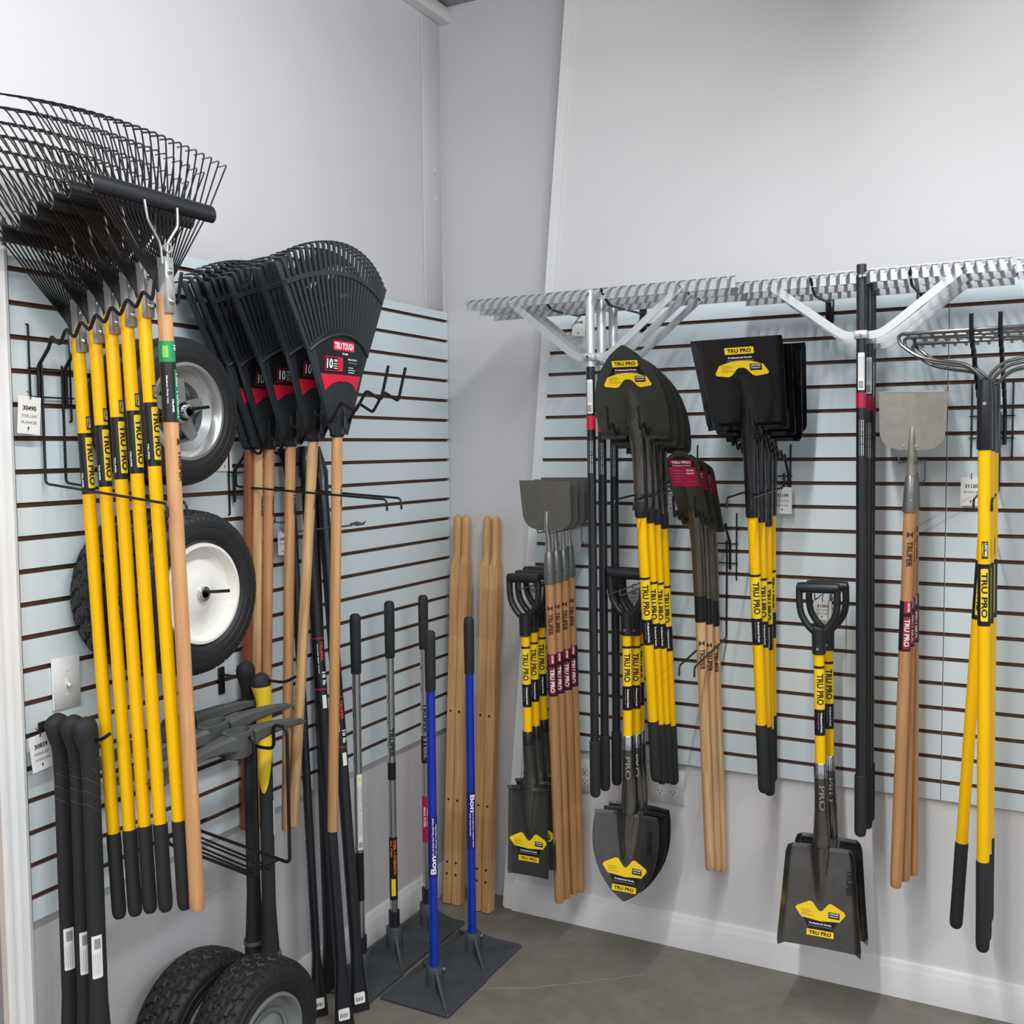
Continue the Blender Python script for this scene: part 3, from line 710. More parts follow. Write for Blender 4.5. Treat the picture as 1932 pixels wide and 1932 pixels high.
# ---- landscape rakes (wide aluminium heads)
def landscape_rake(black, Wd, n, pole_len):
    name = 'landscape_rake'
    t = thing(name, '', 'rake', 'black-poled wide aluminium rakes' if black else 'silver-topped wide aluminium rakes')
    H = .036
    m = MB(); h = Wd/2
    m.box(-h, h, 0, .003, -H, 0, ALU); m.box(-h, h, -.005, .0, -.003, 0, ALU)
    p = Wd/n
    for i in range(n):
        x = -h+p*(i+.5); a = .0058
        m.prism([(x-a, -.003), (x-a*.8, -.056), (x+a*.8, -.056), (x+a, -.003)], lambda P, q, k: (P, q, -.003+.003*k+q*.42), ALU)
    m.build('rake_head', t)
    for sx in (-1, 1):
        m = MB(); bx = .29*sx if not black else .265*sx; zc = -.185 if black else -.215
        P = [(0, -.004, zc), (.045*sx, -.004, zc+.002), (.075*sx, -.004, zc+.02), (bx, -.004, -.018)]
        P = fillet([Vector(q) for q in P], .03, 4); hh = .011; R = []
        for i, q in enumerate(P):
            d = (P[min(i+1, len(P)-1)]-P[max(i-1, 0)]).normalized(); nrm = Vector((-d.z, 0, d.x))*hh
            R.append([q+nrm+Vector((0, -.002, 0)), q-nrm+Vector((0, -.002, 0)), q-nrm+Vector((0, .002, 0)), q+nrm+Vector((0, .002, 0))])
        m.rings(R, ALU); m.lathe([(-.009, .0045), (-.005, .006)], CHR, 'y', 10, (bx*.985, 0, -.021)); m.build('brace', t)
    r = .0138; zs = .0 if black else -.235; L = pole_len
    m = MB()
    if not black: m.lz([(-.245, .0145), (-.012, .0145), (-.008, .012)], ALU, 20, oy=-.019); m.build('silver_pole_top', t); m = MB()
    m.lz([(-L+.18, r), (-.24 if not black else .012, r)], BSTEEL, 20, oy=-.019); pl = m.build('pole', t)
    m = MB(); zt = -.285 if not black else -.235; f = lambda lift: (lambda a: (lambda P, q: (a(P, q)[0], a(P, q)[1]-.019, a(P, q)[2])))(cyl(r, zt, .15, lift))
    patch(m, rrect(0, -.009, .105, .018, .002), f(.0008), CARD, .004)
    for i in range(7): patch(m, rrect(.08+.003*i, -.007, .0014, .012), f(.0013), BTX, .004)
    for i in range(3): patch(m, rrect(.01, -.006+.005*i, .06, .0012), f(.0013), GTX, .004)
    m.build('pole_label', pl); m = MB()
    for i in range(3): text(m, 'RASTRILLO PARA JARDIN', .19, -.006+.005*i, .10, .0028, f(.001), WTX if i else GTX, .004)
    m.build('pole_lettering', pl)
    m = MB(); m.lz([(zt-.155, r+.0006), (zt-.112, r+.0006)], RED if not black else DRED, 20, oy=-.019); m.build('colour_band', pl)
    m = MB(); m.lz([(-L, .008), (-L+.004, .014), (-L+.015, .0168), (-L+.18, .0168), (-L+.182, .015)], RUB, 20, oy=-.019); m.build('rubber_grip', t)
    m = MB(); m.lathe([(-.007, .005), (-.001, .005)], CHR, 'y', 10, (0, -.031, -.022)); m.build('bolt', t)
    m = MB(); m.lathe([(-.012, .004), (-.000, .005)], CHR, 'y', 10, (0, -.034, -.185 if black else -.215))
    m.box(-.018, .018, -.036, .004, -.226 if not black else -.196, -.203 if not black else -.173, ALU, .001); m.build('clamp', t)
    return t
def lmtx(x, y, z, lean=0.): return Matrix.Translation((x, y, z)) @ Matrix.Rotation(lean, 4, 'Y')
r0 = landscape_rake(False, .905, 29, 1.61); r0.matrix_world = lmtx(.801, -.36, 2.243, -.008); r0['label'] = 'front silver-topped landscape rake at left, its wide toothed head lowest of the stack'
for x, y, z, lab in ((.801, -.27, 2.236, 'second silver-topped landscape rake behind the front one'), (.806, -.18, 2.228, 'rearmost silver-topped landscape rake, nearest the wall')):
    dup(r0, lab, lmtx(x, y, z, -.006))
r1 = landscape_rake(True, .765, 28, 1.63); r1.matrix_world = lmtx(1.597, -.28, 2.243, -.010); r1['label'] = 'front black-poled landscape rake with a wide aluminium head and V braces'
for x, y, z, lab in ((1.604, -.19, 2.236, 'second black-poled landscape rake, its pole just right of the front one'), (1.598, -.10, 2.228, 'rearmost black-poled landscape rake, nearest the wall')):
    dup(r1, lab, lmtx(x, y, z, -.008))
for y, z, lab in ((-.26, 2.243, 'front landscape rake entering at the right edge of the picture'), (-.17, 2.236, 'rear landscape rake entering at the right edge of the picture')):
    dup(r1, lab, lmtx(2.372, y, z))

# ---- bow rakes
def bow_rake():
    t = thing('bow_rake', '', 'rake', 'yellow-handled bow rakes'); r = .0158; L = 1.395
    m = MB(); m.lz([(.25, r), (L, r)], YEL, 20); h = m.build('handle', t)
    m = MB(); zt = 1.065; band(m, zt-.165, zt+.0, r+.0006, BLK); f = cyl(r, zt, .1, .0011)
    patch(m, rrect(.012, -.009, .14, .018, .003), f, YLAB, .004); text(m, 'TRU PRO', .022, -.007, .12, .014, cyl(r, zt, .1, .0016), BTX, .004)
    f = cyl(r, zt+.07, .1, .0009); patch(m, rrect(.01, -.007, .045, .015), f, BLK, .004); text(m, 'LIFETIME', .014, -.0, .036, .006, cyl(r, zt+.07, .1, .0014), WTX, .004); text(m, 'WARRANTY', .014, -.006, .036, .004, cyl(r, zt+.07, .1, .0014), YLAB, .004)
    m.build('handle_label', h); grip_rubber(t, r, .255)
    m = MB(); m.lz([(L-.03, r+.003), (L-.028, r+.004), (L+.10, r+.003), (L+.15, r-.001), (L+.155, r-.006)], BSTEEL, 20)
    m.lathe([(-.022, .005), (-.018, .005)], CHR, 'y', 10, (0, 0, L+.09)); m.build('ferrule', t)
    hw = .212; zb = L+.285
    for sx in (-1, 1):
        m = MB(); P = [(.006*sx, 0, L+.13), (.012*sx, -.004, L+.165), (.045*sx, -.012, L+.195), (.10*sx, -.022, L+.204), (.16*sx, -.026, L+.218), (hw*sx*.98, -.015, zb-.028), (hw*sx, .0, zb-.006), (hw*sx*.93, .012, zb)]
        m.tube(P, .0048, BOWM, 8, fil=.03, nf=4); m.build('bow', t)
    m = MB(); m.box(-hw*.94, hw*.94, .006, .018, zb-.006, zb+.003, BOWM, .001)
    for i in range(14):
        x = -hw*.9+hw*1.8*i/13
        m.prism([(-.006, .0), (-.0035, .045), (.0035, .045), (.006, 0)], lambda p, q, k: (x+p, .018+q, zb-.004+.005*k-q*.15), BOWM)
    m.build('rake_head', t); return t
series(bow_rake, [((1858, 823, -.40), (1854, 1760, -.36), 'front bow rake with a straight yellow handle and TRU PRO label facing forward'),
                  ((1865, 826, -.325), (1858, 1745, -.285), 'second bow rake, its handle just right of the front one'),
                  ((1869, 828, -.25), (1804, 1738, -.23), 'bow rake whose yellow handle leans out to the left at the bottom'),
                  ((1873, 830, -.175), (1862, 1735, -.14), 'rearmost bow rake, nearest the wall')], 1.40)

# ================================================================ LEFT WALL: SPRING-TINE RAKES
def tine_rake(wood):
    t = thing('spring_tine_rake', '', 'rake', 'steel spring-tine leaf rakes'); H = 1.33; r = .0168 if wood else .0146
    m = MB()
    if wood:
        m.lz([(0, r*.5), (.003, r*.85), (.014, r*1.02), (.05, r*1.0), (H+.04, r*.95)], WOOD, 20); truper(m, r, 1.06, .35, .10, .013)
    else: m.lz([(.2, r), (H+.04, r)], YEL, 20)
    h = m.build('handle', t)
    m = MB()
    if wood:
        zt = 1.265; band(m, zt-.045, zt, r+.0006, GRN); band(m, zt-.175, zt-.045, r+.0006, BLK)
        patch(m, rrect(.06, .004-.001, .112, .017, .003), cyl(r, zt, -.15, .0011), GRN, .004)
        text(m, 'TRU TOUGH', .066, .006, .10, .012, cyl(r, zt, -.15, .0016), WTX, .004)
        text(m, '10', .008, .004, .012, .012, cyl(r, zt, -.15, .0012), WTX, .004)
        patch(m, rrect(.01, -.02, .026, .012), cyl(r, zt, -.15, .0012), mat('lime_print', (120, 200, 90), .5), .004)
        text(m, 'Medium Duty Use', .075, -.016, .06, .004, cyl(r, zt, -.15, .0012), WTX, .004)
        text(m, 'TRUPER', .125, -.006, .03, .004, cyl(r, zt, -.15, .0012), WTX, .004)
    else:
        zt = 1.14; band(m, zt-.14, zt, r+.0006, BLK)
        patch(m, rrect(.01, -.006, .117, .019, .003), cyl(r, zt, -.25, .0011), YLAB, .004)
        text(m, 'TRU PRO', .02, -.0035, .1, .0135, cyl(r, zt, -.25, .0016), BTX, .004)
        text(m, 'TRUPER', .09, -.018, .036, .004, cyl(r, zt, -.35, .0016), WTX, .004)
        patch(m, rrect(-.038, -.002, .03, .014), cyl(r, zt, -.2, .0009), BLK, .004)
        text(m, 'LIFETIME', -.035, .004, .024, .005, cyl(r, zt, -.2, .0014), WTX, .004); text(m, 'WARRANTY', -.035, -.001, .024, .0035, cyl(r, zt, -.2, .0014), YLAB, .004)
    m.build('handle_label', h)
    if not wood: grip_rubber(t, r, .205)
    def sh(p):
        q = max(0, (p[2]-H-.05)/.19); return Vector((p[0]-.018*q, p[1]+.012*q, p[2]))
    m = MB(); m.box(-.0125, .0125, -.02, -.0175, H-.005, H+.115, GALV, .001); m.box(-.0125, -.0102, -.02, .012, H-.005, H+.115, GALV); m.box(.0102, .0125, -.02, .012, H-.005, H+.115, GALV)
    m.box(-.013, .013, .010, .0125, H+.0, H+.10, GALV)
    for zz in (.02, .085): m.lathe([(-.026, .0035), (-.023, .007), (-.02, .007)], CHR, 'y', 12, (0, 0, H+zz))
    m.build('ferrule_bracket', t)
    n = 24
    for i in range(n):
        s = -1+2*i/(n-1); m = MB(); xb = .165*s; xt = .268*s; zt_ = H+.396-.022*s*s
        P = [(.012*s, .004, H+.035), (.02*s, .002, H+.06), (xb, -.006, H+.235), (xt, -.002, zt_), (xt+.030*s, .050, zt_+.010)]
        m.tube([sh(p) for p in P], .0019, PWD, 5, fil=.012, nf=3, sq=(1.25, .8)); m.build('tine', t)
    m = MB(); R = []
    for k in range(2):
        x = -.170 if k == 0 else .170
        R.append([(x, -.016-.016*math.cos(a), H+.238+.020*math.sin(a)) for a in [(-95+190*j/10)*PI/180 for j in range(11)]]+[(x, -.016-.0135*math.cos(a), H+.238+.0175*math.sin(a)) for a in [(95-190*j/10)*PI/180 for j in range(11)]])
    R = [[sh(p) for p in q] for q in R]; m.rings(R, BSTEEL); m.build('spring_bar', t)
    for sx in (-1, 1):
        m = MB(); m.tube([sh(p) for p in ((.008*sx, -.016, H+.10), (.008*sx, -.02, H+.125), (.011*sx, -.022, H+.145), (.042*sx, -.03, H+.185), (.046*sx, -.034, H+.225))], .0028, GALV, 6, fil=.008); m.build('brace_wire', t)
    m = MB(); m.lathe([(-.003, .011), (.003, .011), (.003, .008), (-.003, .008)], GALV, 'y', 16, (0, -.018, H+.135), closed=True); m.build('spring_ring', t)
    return t
AR = [((148, 662), (225, 1722), 'spring-tine rake with a yellow handle, nearest the wall and lowest of the row'),
      ((180, 645), (255, 1716), 'second yellow spring-tine rake from the left'),
      ((210, 628), (283, 1710), 'third yellow spring-tine rake from the left'),
      ((240, 614), (312, 1704), 'fourth yellow spring-tine rake from the left'),
      ((272, 597), (348, 1698), 'fifth yellow spring-tine rake, next to the wooden one')]
root = None
for T, B, lab in AR:
    mx = frame(W(*T, y=-1.70), W(*B, y=-1.70), FA); tt = W(*T, y=-1.70); bb = W(*B, y=-1.70); mx.translation = tt-(tt-bb).normalized()*1.33
    if root is None: root = tine_rake(False); root.matrix_world = mx; root['label'] = lab
    else: dup(root, lab, mx)
t = tine_rake(True); tt = W(311, 588, y=-1.70); bb = W(370, 1672, y=-1.70); mx = frame(tt, bb, FA); mx.translation = tt-(tt-bb).normalized()*1.33; t.matrix_world = mx
t['label'] = 'spring-tine rake with a plain wooden handle and green label, foremost of the row'

# ---- plastic leaf rakes
def leaf_rake(wd):
    t = thing('plastic_leaf_rake', '', 'rake', 'black plastic leaf rakes'); H = 1.115; r = .0148
    m = MB(); m.lz([(0, r*.93), (.002, r), (H+.02, r)], wd, 20)
    text(m, 'TRUPER', 0, -.005, .06, .008, cyl(r, .98, .2, .0008), mat('burnt_print', (74, 38, 30), .6), .004)
    m.build('handle', t)
    m = MB(); O = -.02; A = math.radians(27.6)
    def pt(R, ph, y): return (R*math.sin(ph), y, H+O+R*math.cos(ph))
    def dy(R, ph): return -.012+.03*(R/.53)*(ph/A)**2-.025*(R/.53)+.02*(R/.53)**2
    RP = lambda ph: .305-.019*(ph/A)**2; RT_ = lambda ph: .535-.027*(ph/A)**2; RB = lambda ph: .455+.004*(ph/A)**2
    # palm
    m.sheet(lambda a, b: (lambda ph, R: (R*math.sin(ph)*(1.0)+(.022*(1-b))*(-1+2*a), dy(R, ph)-.010*math.exp(-((-1+2*a)/.12)**2)*max(0, 1-b*2.2), H+O+R*math.cos(ph)))((-1+2*a)*A, .025+(RP((-1+2*a)*A)-.025)*b), 24, 14, .004, PLD)
    n = 25
    for i in range(n):
        ph = (-1+2*i/(n-1))*A; R0, R1 = RP(ph)-.006, RT_(ph); edge = i in (0, n-1); R = []
        for k in range(9):
            q = R0+(R1-R0)*k/8; w_ = (.0040+.0016*k/8)*(1.6 if edge else 1)
            c = pt(q, ph, dy(q, ph)); R.append((c, w_, .0035 if not edge else .009))
        c = pt(R1, ph, 0); d = (math.sin(ph), math.cos(ph))
        yb = dy(R1, ph)
        R.append(((c[0]+d[0]*.005, yb+.004, c[2]+d[1]*.005), .0054, .0035)); R.append(((c[0]+d[0]*.006, yb+.02, c[2]+d[1]*.006), .0052, .0035)); R.append(((c[0]+d[0]*.004, yb+.042, c[2]+d[1]*.004), .004, .003))
        rings = []
        for j, (c, w_, th) in enumerate(R):
            tx, tz = math.cos(ph), -math.sin(ph)
            if j < 9: off = (0, th/1, 0); rings.append([(c[0]-tx*w_, c[1], c[2]-tz*w_), (c[0]+tx*w_, c[1], c[2]+tz*w_), (c[0]+tx*w_, c[1]+th, c[2]+tz*w_), (c[0]-tx*w_, c[1]+th, c[2]-tz*w_)])
            else: rings.append([(c[0]-tx*w_, c[1], c[2]-tz*w_), (c[0]+tx*w_, c[1], c[2]+tz*w_), (c[0]+tx*w_-d[0]*th, c[1]+(.002), c[2]+tz*w_-d[1]*th), (c[0]-tx*w_-d[0]*th, c[1]+.002, c[2]-tz*w_-d[1]*th)])
        m.rings(rings, PLD)
    m.sheet(lambda a, b: (lambda ph: pt(RB(ph)-.006+.012*b, ph, dy(.455, ph)-.003))((-1+2*a)*A*1.01), 30, 1, .006, PLD)      # cross band
    for a0 in [0]:   # raised rim over the palm
        R = []
        for k in range(25):
            ph = (-1+2*k/24)*A; c = Vector(pt(RP(ph)-.012, ph, dy(.3, ph)-.003)); R.append(c)
        m.tube(R, .0045, PLD, 8)
    for sx in (-1, 1):   # side ribs
        m.tube([(sx*.024, -.004, H+.01), (sx*.128, dy(.28, A)+.004, H+.236)], .0075, PLD, 8, sq=(1, 1.4))
    hd = m.build('rake_head', t, 45)
    m = MB(); m.lz([(H-.004, .0195), (H, .0225), (H+.03, .024, -.002), (H+.075, .027, -.002), (H+.12, .012, -.004)], PLA, 8, sy=.8); m.tube([(0, -.028, H+.02), (0, -.020, H+.10)], .006, PLA, 8, r1=.002); m.build('socket', t)
    m = MB()
    def fm(l):
        def g(p, q):
            q = q+.014; R = math.hypot(p, q-O); ph = math.atan2(p, q-O); return (p, dy(R, ph)-.0015-l, H+q)
        return g
    patch(m, [(-.082, .135), (-.105, .21), (-.09, .245), (-.045, .27), (0, .276), (.045, .27), (.09, .245), (.105, .21), (.082, .135)], fm(.0), BLK, .03, .02)
    patch(m, [(-.088, .151), (.088, .151), (.07, .108), (.045, .126), (.02, .133), (-.02, .133), (-.045, .126), (-.07, .108)], fm(.0006), RED, .02, .012)
    patch(m, rrect(-.047, .215, .094, .026, .004), fm(.0008), RED, .03, .02); text(m, 'TRU TOUGH', -.042, .219, .084, .018, fm(.0014), WTX, .03, .02)
    text(m, 'TRUPER', -.01, .205, .028, .005, fm(.0008), WTX)
    patch(m, rrect(-.075, .160, .07, .038, .003), fm(.0007), RED, .03, .02); patch(m, rrect(-.073, .162, .046, .034, .002), fm(.0010), BLK, .03, .02)
    text(m, '10', -.069, .166, .022, .026, fm(.0014), WTX, .03, .02); text(m, 'YEAR', -.044, .184, .015, .007, fm(.0014), WTX)
    for i in range(3): patch(m, rrect(-.044, .178-.006*i, .015, .002), fm(.0014), WTX)
    text(m, 'Medium Duty Use', .018, .19, .045, .007, fm(.0008), WTX, .03, .02)
    for i, w_ in enumerate((.045, .0, .025, .034, .03)):
        if w_: patch(m, rrect(.02, .184-.0065*i, w_, .0018), fm(.0008), GTX if i == 0 else WTX)
    m.build('head_sticker', hd); return t
LR = [((470, 845), (463, 1535), .94, WOODR, 'rearmost plastic leaf rake with a reddish-brown handle, nearest the wall'),
      ((487, 845), (481, 1540), .96, WOODP, 'plastic leaf rake with a pale handle directly right of the reddish one'),
      ((508, 845), (500, 1540), .98, WOOD, 'plastic leaf rake with a strongly grained handle, third from the left'),
      ((548, 840), (541, 1543), 1.0, WOOD, 'plastic leaf rake with an upright tan handle, fourth from the left'),
      ((591, 830), (554, 1546), 1.0, WOODP, 'plastic leaf rake whose pale handle slants down to the left'),
      ((636, 822), (628, 1545), 1.0, WOOD, 'foremost plastic leaf rake with the red TRU TOUGH sticker fully in view')]
LRr = {}
for T, B, sc, wd, lab in LR:
    yy = -1.105 if T[0] < 480 else -1.09 if T[0] < 490 else -1.07; tt = W(*T, y=yy); bb = W(*B, y=yy); mx = frame(tt, bb, FA); mx.translation = tt-(tt-bb).normalized()*1.115
    if wd.name in LRr: dup(LRr[wd.name], lab, mx)
    else: o = leaf_rake(wd); o.matrix_world = mx; o['label'] = lab; LRr[wd.name] = o

# ================================================================ TYRES
def tyre_wheel(label, cx, cy, cz, R, wd, rim_m, style, tread, rimr=.115, group=None, name='pneumatic_wheel'):
    t = thing(name, label, 'wheel', group, Matrix.Translation((cx, cy, cz)))
    h = wd/2; m = MB(); NS = 360 if tread != 'rib' else 120
    sec = [(.0, 1), (.55, .985), (.82, .955), (1.0, .86), (1.06, .74), (1.0, .66), (.86, rimr/R+.02), (.8, rimr/R-.01)]
    prof = [(-h*a, R*b) for a, b in reversed(sec)]+[(h*a, R*b) for a, b in sec[1:]]
    fine = []
    for (a, b), (c, d) in zip(prof[:-1], prof[1:]):
        K = 8 if (b+d)/2 > R*.93 and tread != 'rib' else 4
        for k in range(K): fine.append((a+(c-a)*k/K, b+(d-b)*k/K))
    fine.append(prof[-1]); rings = []
    for a, rr in fine:
        ring = []
        for i in range(NS):
            th = 2*PI*i/NS; u = a/h; d = 0; ph = i/NS
            if rr > R*.93:
                if tread == 'block':
                    wv = .035*math.sin(ph*2*PI*30)
                    lane = (u+wv+1.15)/.46; fl = lane-math.floor(lane)
                    k = (ph*30+.5*(math.floor(lane) % 2)+.16*math.sin(u*14)) % 1
                    if fl < .13 or k < .13: d = -.006
                elif tread == 'rib': d = -.004 if abs((u*2.6) % 1-.5) < .1 else 0
                else:
                    k = (ph*36+.4*math.sin(u*7)) % 1; lane = (u+.03*math.sin(ph*2*PI*36)+1.1)/.55; fl = lane-math.floor(lane)
                    if fl < .1 or k < .12: d = -.005
            elif rr > R*.84 and tread != 'rib': d = .0025 if (ph*60) % 1 < .7 else 0
            ring.append((a, (rr+d)*math.cos(th), (rr+d)*math.sin(th)))
        rings.append(ring)
    m.rings(rings, TIRE, True, False, False)
    for q in (.70, .80): m.lathe([(h*1.0, R*q-.002), (h*1.045, R*q), (h*1.0, R*q+.002)], TIRE, 'x', 90, closed=True)
    m.build('tyre', t, 30)
    m = MB(); rr = rimr
    if style == 'spoke':
        m.lathe([(h*.78, rr+.006), (h*.98, rr+.004), (h*.99, rr-.004), (h*.8, rr-.012), (h*.45, rr-.018), (h*.2, rr-.04), (-h*.2, rr-.045), (-h*.2, rr-.02), (-h*.5, rr-.008), (-h*.7, rr+.006)], rim_m, 'x', 64, closed=True)
        for k in range(5):
            a = 2*PI*k/5+.3
            def sp(p, q, kk, a=a): return ((h*.25 if kk else h*.1), p*math.cos(a)-q*math.sin(a), p*math.sin(a)+q*math.cos(a))
            m.prism([(.02, -.022), (rr-.03, -.013), (rr-.03, .013), (.02, .022)], sp, rim_m)
        m.lathe([(h*.1, .034), (h*.35, .03), (h*.6, .024), (h*.1, .0185)], rim_m, 'x', 32, closed=True)
    else:
        m.lathe([(h*.78, rr+.006), (h*.98, rr+.003), (h*.99, rr-.004), (h*.80, rr-.01), (h*.62, rr-.016), (h*.55, rr-.03), (h*.6, rr-.05), (h*.8, .045), (h*.86, .03), (h*.86, .012), (-h*.2, .012), (-h*.2, rr-.02), (-h*.7, rr+.004)], rim_m, 'x', 64, closed=True)
        if rim_m is RIMD:
            m.lathe([(h*.66, rr-.036), (h*.72, rr-.042), (h*.66, rr-.048)], rim_m, 'x', 64, closed=True)
    rm = m.build('rim', t, 35)
    m = MB(); m.lathe([(-h*.9, .018), (h*1.02, .018), (h*1.04, .016), (h*1.04, .0105), (-h*.9, .0105)], CHR, 'x', 32, closed=True); m.build('hub', t)
    return t
tyre_wheel('rear smooth tyre with silver rim, pressed against the upper slatwall behind another', .053, -1.452, 1.846, .187, .082, RIMG, 'spoke', 'rib', .118, 'silver-rimmed wheels on the upper peg')
tyre_wheel('front smooth black tyre with a spoked silver rim on the upper peg', .140, -1.452, 1.846, .187, .082, RIMG, 'spoke', 'rib', .118, 'silver-rimmed wheels on the upper peg')
tyre_wheel('rear treaded tyre on the lower peg, seen only behind the yellow handles', .070, -1.495, 1.40, .205, .122, RIMW, 'dish', 'block', .120, 'white-rimmed wheels on the lower peg')
tyre_wheel('front treaded tyre with a glossy white rim on the lower peg', .197, -1.495, 1.40, .205, .122, RIMW, 'dish', 'side', .120, 'white-rimmed wheels on the lower peg')
tyre_wheel('rear chunky-treaded tyre standing on the floor at lower left', .095, -1.385, .205, .205, .125, RIMD, 'dish', 'block', .118, 'wheels standing on the floor', 'spare_wheel')
tyre_wheel('front chunky-treaded tyre with a grey rim on the floor, cut by the bottom edge', .250, -1.352, .205, .205, .125, RIMD, 'dish', 'block', .118, 'wheels standing on the floor', 'spare_wheel')
def peg(label, pos, L, tipdir=(0, 0, .02)):
    t = thing('peg_hook', label, 'display hook', 'single peg hooks on the left slatwall', frame(Vector(pos)+Vector((0, 0, 1)), pos, FA))
    m = MB(); m.box(-.012, .012, -.005, 0, -.055, .022, PWD, .0015); m.build('hook_plate', t)
    m = MB(); m.tube([(0, -.004, .0), (0, -L*.86, 0), (tipdir[0], -L, tipdir[2])], .0042, PWD, 8, fil=.02); m.build('peg', t); return t
peg('black peg poking out of the silver wheel hub', (.0003, -1.452, 1.852), .235, (.012, 0, .004))
peg('black peg poking out of the white wheel hub', (.0003, -1.495, 1.406), .325, (.012, 0, .004))
peg('black peg through the grips of the three black pick handles', (.0003, -1.765, 1.098), .225)
peg('black peg through the top of the yellow and black pick handles', (.0003, -1.178, 1.112), .27)

y0 = W(548, 1004, x=.0).y; p1 = W(548, 1004, y=y0); p2 = W(684, 989, y=y0)
t = thing('scan_hook', 'thin grey hook arm with an arrow-shaped tip crossing behind the leaf rake handles', 'display hook', None, Matrix.Translation(p1))
m = MB(); e = p2-p1; m.tube([(0.001, 0, 0), tuple(e*.86)], .0028, SOCK, 8); m.build('arm', t)
m = MB(); m.prism([(-.05, 0), (-.02, .008), (.0, .004), (.012, .010), (.004, -.002), (-.02, -.006)], lambda p, q, k: (e.x+p, -.002+.004*k, e.z+q), SOCK); m.build('tip', t)
wire_hook('bundle of thin steel wire loops on the slatwall behind the leaf rake handles', (0.0003, -.985, 1.535), FA, .06)

# ================================================================ PICK HANDLES
def pick_handle(name, label, pos, L, tape=False, yellow=False, sticker=None, band_z=False, yaw=0., group=None):
    "pos: top; hangs down"
    t = thing(name, label, 'tool handle', group, Matrix.Translation(pos) @ Matrix.Rotation(yaw, 4, 'Z'))
    m = MB(); P = [(.004, .006), (0, .014), (-.008, .0235), (-.02, .0275), (-.04, .0265), (-.075, .021), (-.14, .0195), (-.3, .020), (-.5, .020), (-.66, .0205), (-.74, .0245), (-.80, .0285), (-.805, .0295), (-L, .031)]
    seg = 20; R = []
    for z, r in P:
        lean = .012*math.exp(-((z+.01)/.05)**2)
        R.append([(r*.78*math.cos(2*PI*i/seg), -lean+r*1.12*math.sin(2*PI*i/seg), z) for i in range(seg)])
    m.rings(list(reversed(R)), RUB if not yellow else RUB); b = m.build('handle', t)
    if tape:
        m = MB()
        for k in range(5):
            z0 = -.09-.03*k; pts = [Vector((.0157*math.cos(a), .0225*math.sin(a), z0-.018*math.sin(a))) for a in [2*PI*j/24 for j in range(25)]]
            m.tube(pts, .0007, mat('wrap_seam', (84, 86, 90), .5), 4, cap=False)
        m.build('grip_wrap', b)
    if yellow:
        m = MB(); m.rings(list(reversed([[(r*.80*math.cos(2*PI*i/seg), -.012*math.exp(-((z+.01)/.05)**2)+r*1.15*math.sin(2*PI*i/seg), z-(.12*max(0, math.cos(2*PI*i/seg+1.0)) if z < -.2 else 0)) for i in range(seg)] for z, r in ((-.034, .0284), (-.045, .0270), (-.06, .0244), (-.08, .0214), (-.14, .0203), (-.21, .0206), (-.214, .0206))])), mat('yellow_rubber', (240, 205, 40), .55)); m.build('yellow_grip', b)
    if sticker:
        m = MB(); z0, side = sticker
        def f(p, q, l=0):
            a = side+q/.024; return ((.0165+l)*math.cos(a), (.0236+l)*math.sin(a), z0-p)
        patch(m, rrect(0, -.013, .10, .026, .003), lambda p, q: f(p, q, .0006), CARD, .004)
        for i in range(8): patch(m, rrect(.008+.003*i, -.006, .0015, .015), lambda p, q: f(p, q, .0011), BTX, .004)
        for i in range(4): patch(m, rrect(.042, -.009+.005*i, .05, .0009), lambda p, q: f(p, q, .0011), GTX, .004)
        m.build('barcode_sticker', b)
    if band_z:
        m = MB(); m.lz([(-.806, .0305), (-.797, .0303)], mat('grey_ring', (92, 96, 98), .5), 20, sy=1.1); m.build('ring', b)
    return t
for k, (u, v) in enumerate(((115, 1347), (145, 1350), (168, 1354))):
    p = W(u, v, y=-1.765); pick_handle('replacement_handle', ('leftmost', 'middle', 'rightmost')[k]+' of the three black wrapped pick handles hanging at far left', p, .90, tape=True, sticker=(-.50, -.55), group='black wrapped pick handles at far left')
pick_handle('replacement_handle', 'black pick handle hanging beside the yellow one, its knob above the peg', W(468, 1248, y=-1.178), .90, band_z=True, group='pair of pick handles above the floor tyres')
pick_handle('replacement_handle', 'pick handle with a yellow grip and black cap hanging on a peg', W(497, 1270, y=-1.178), .90, yellow=True, band_z=True, sticker=(-.36, .9), group='pair of pick handles above the floor tyres')

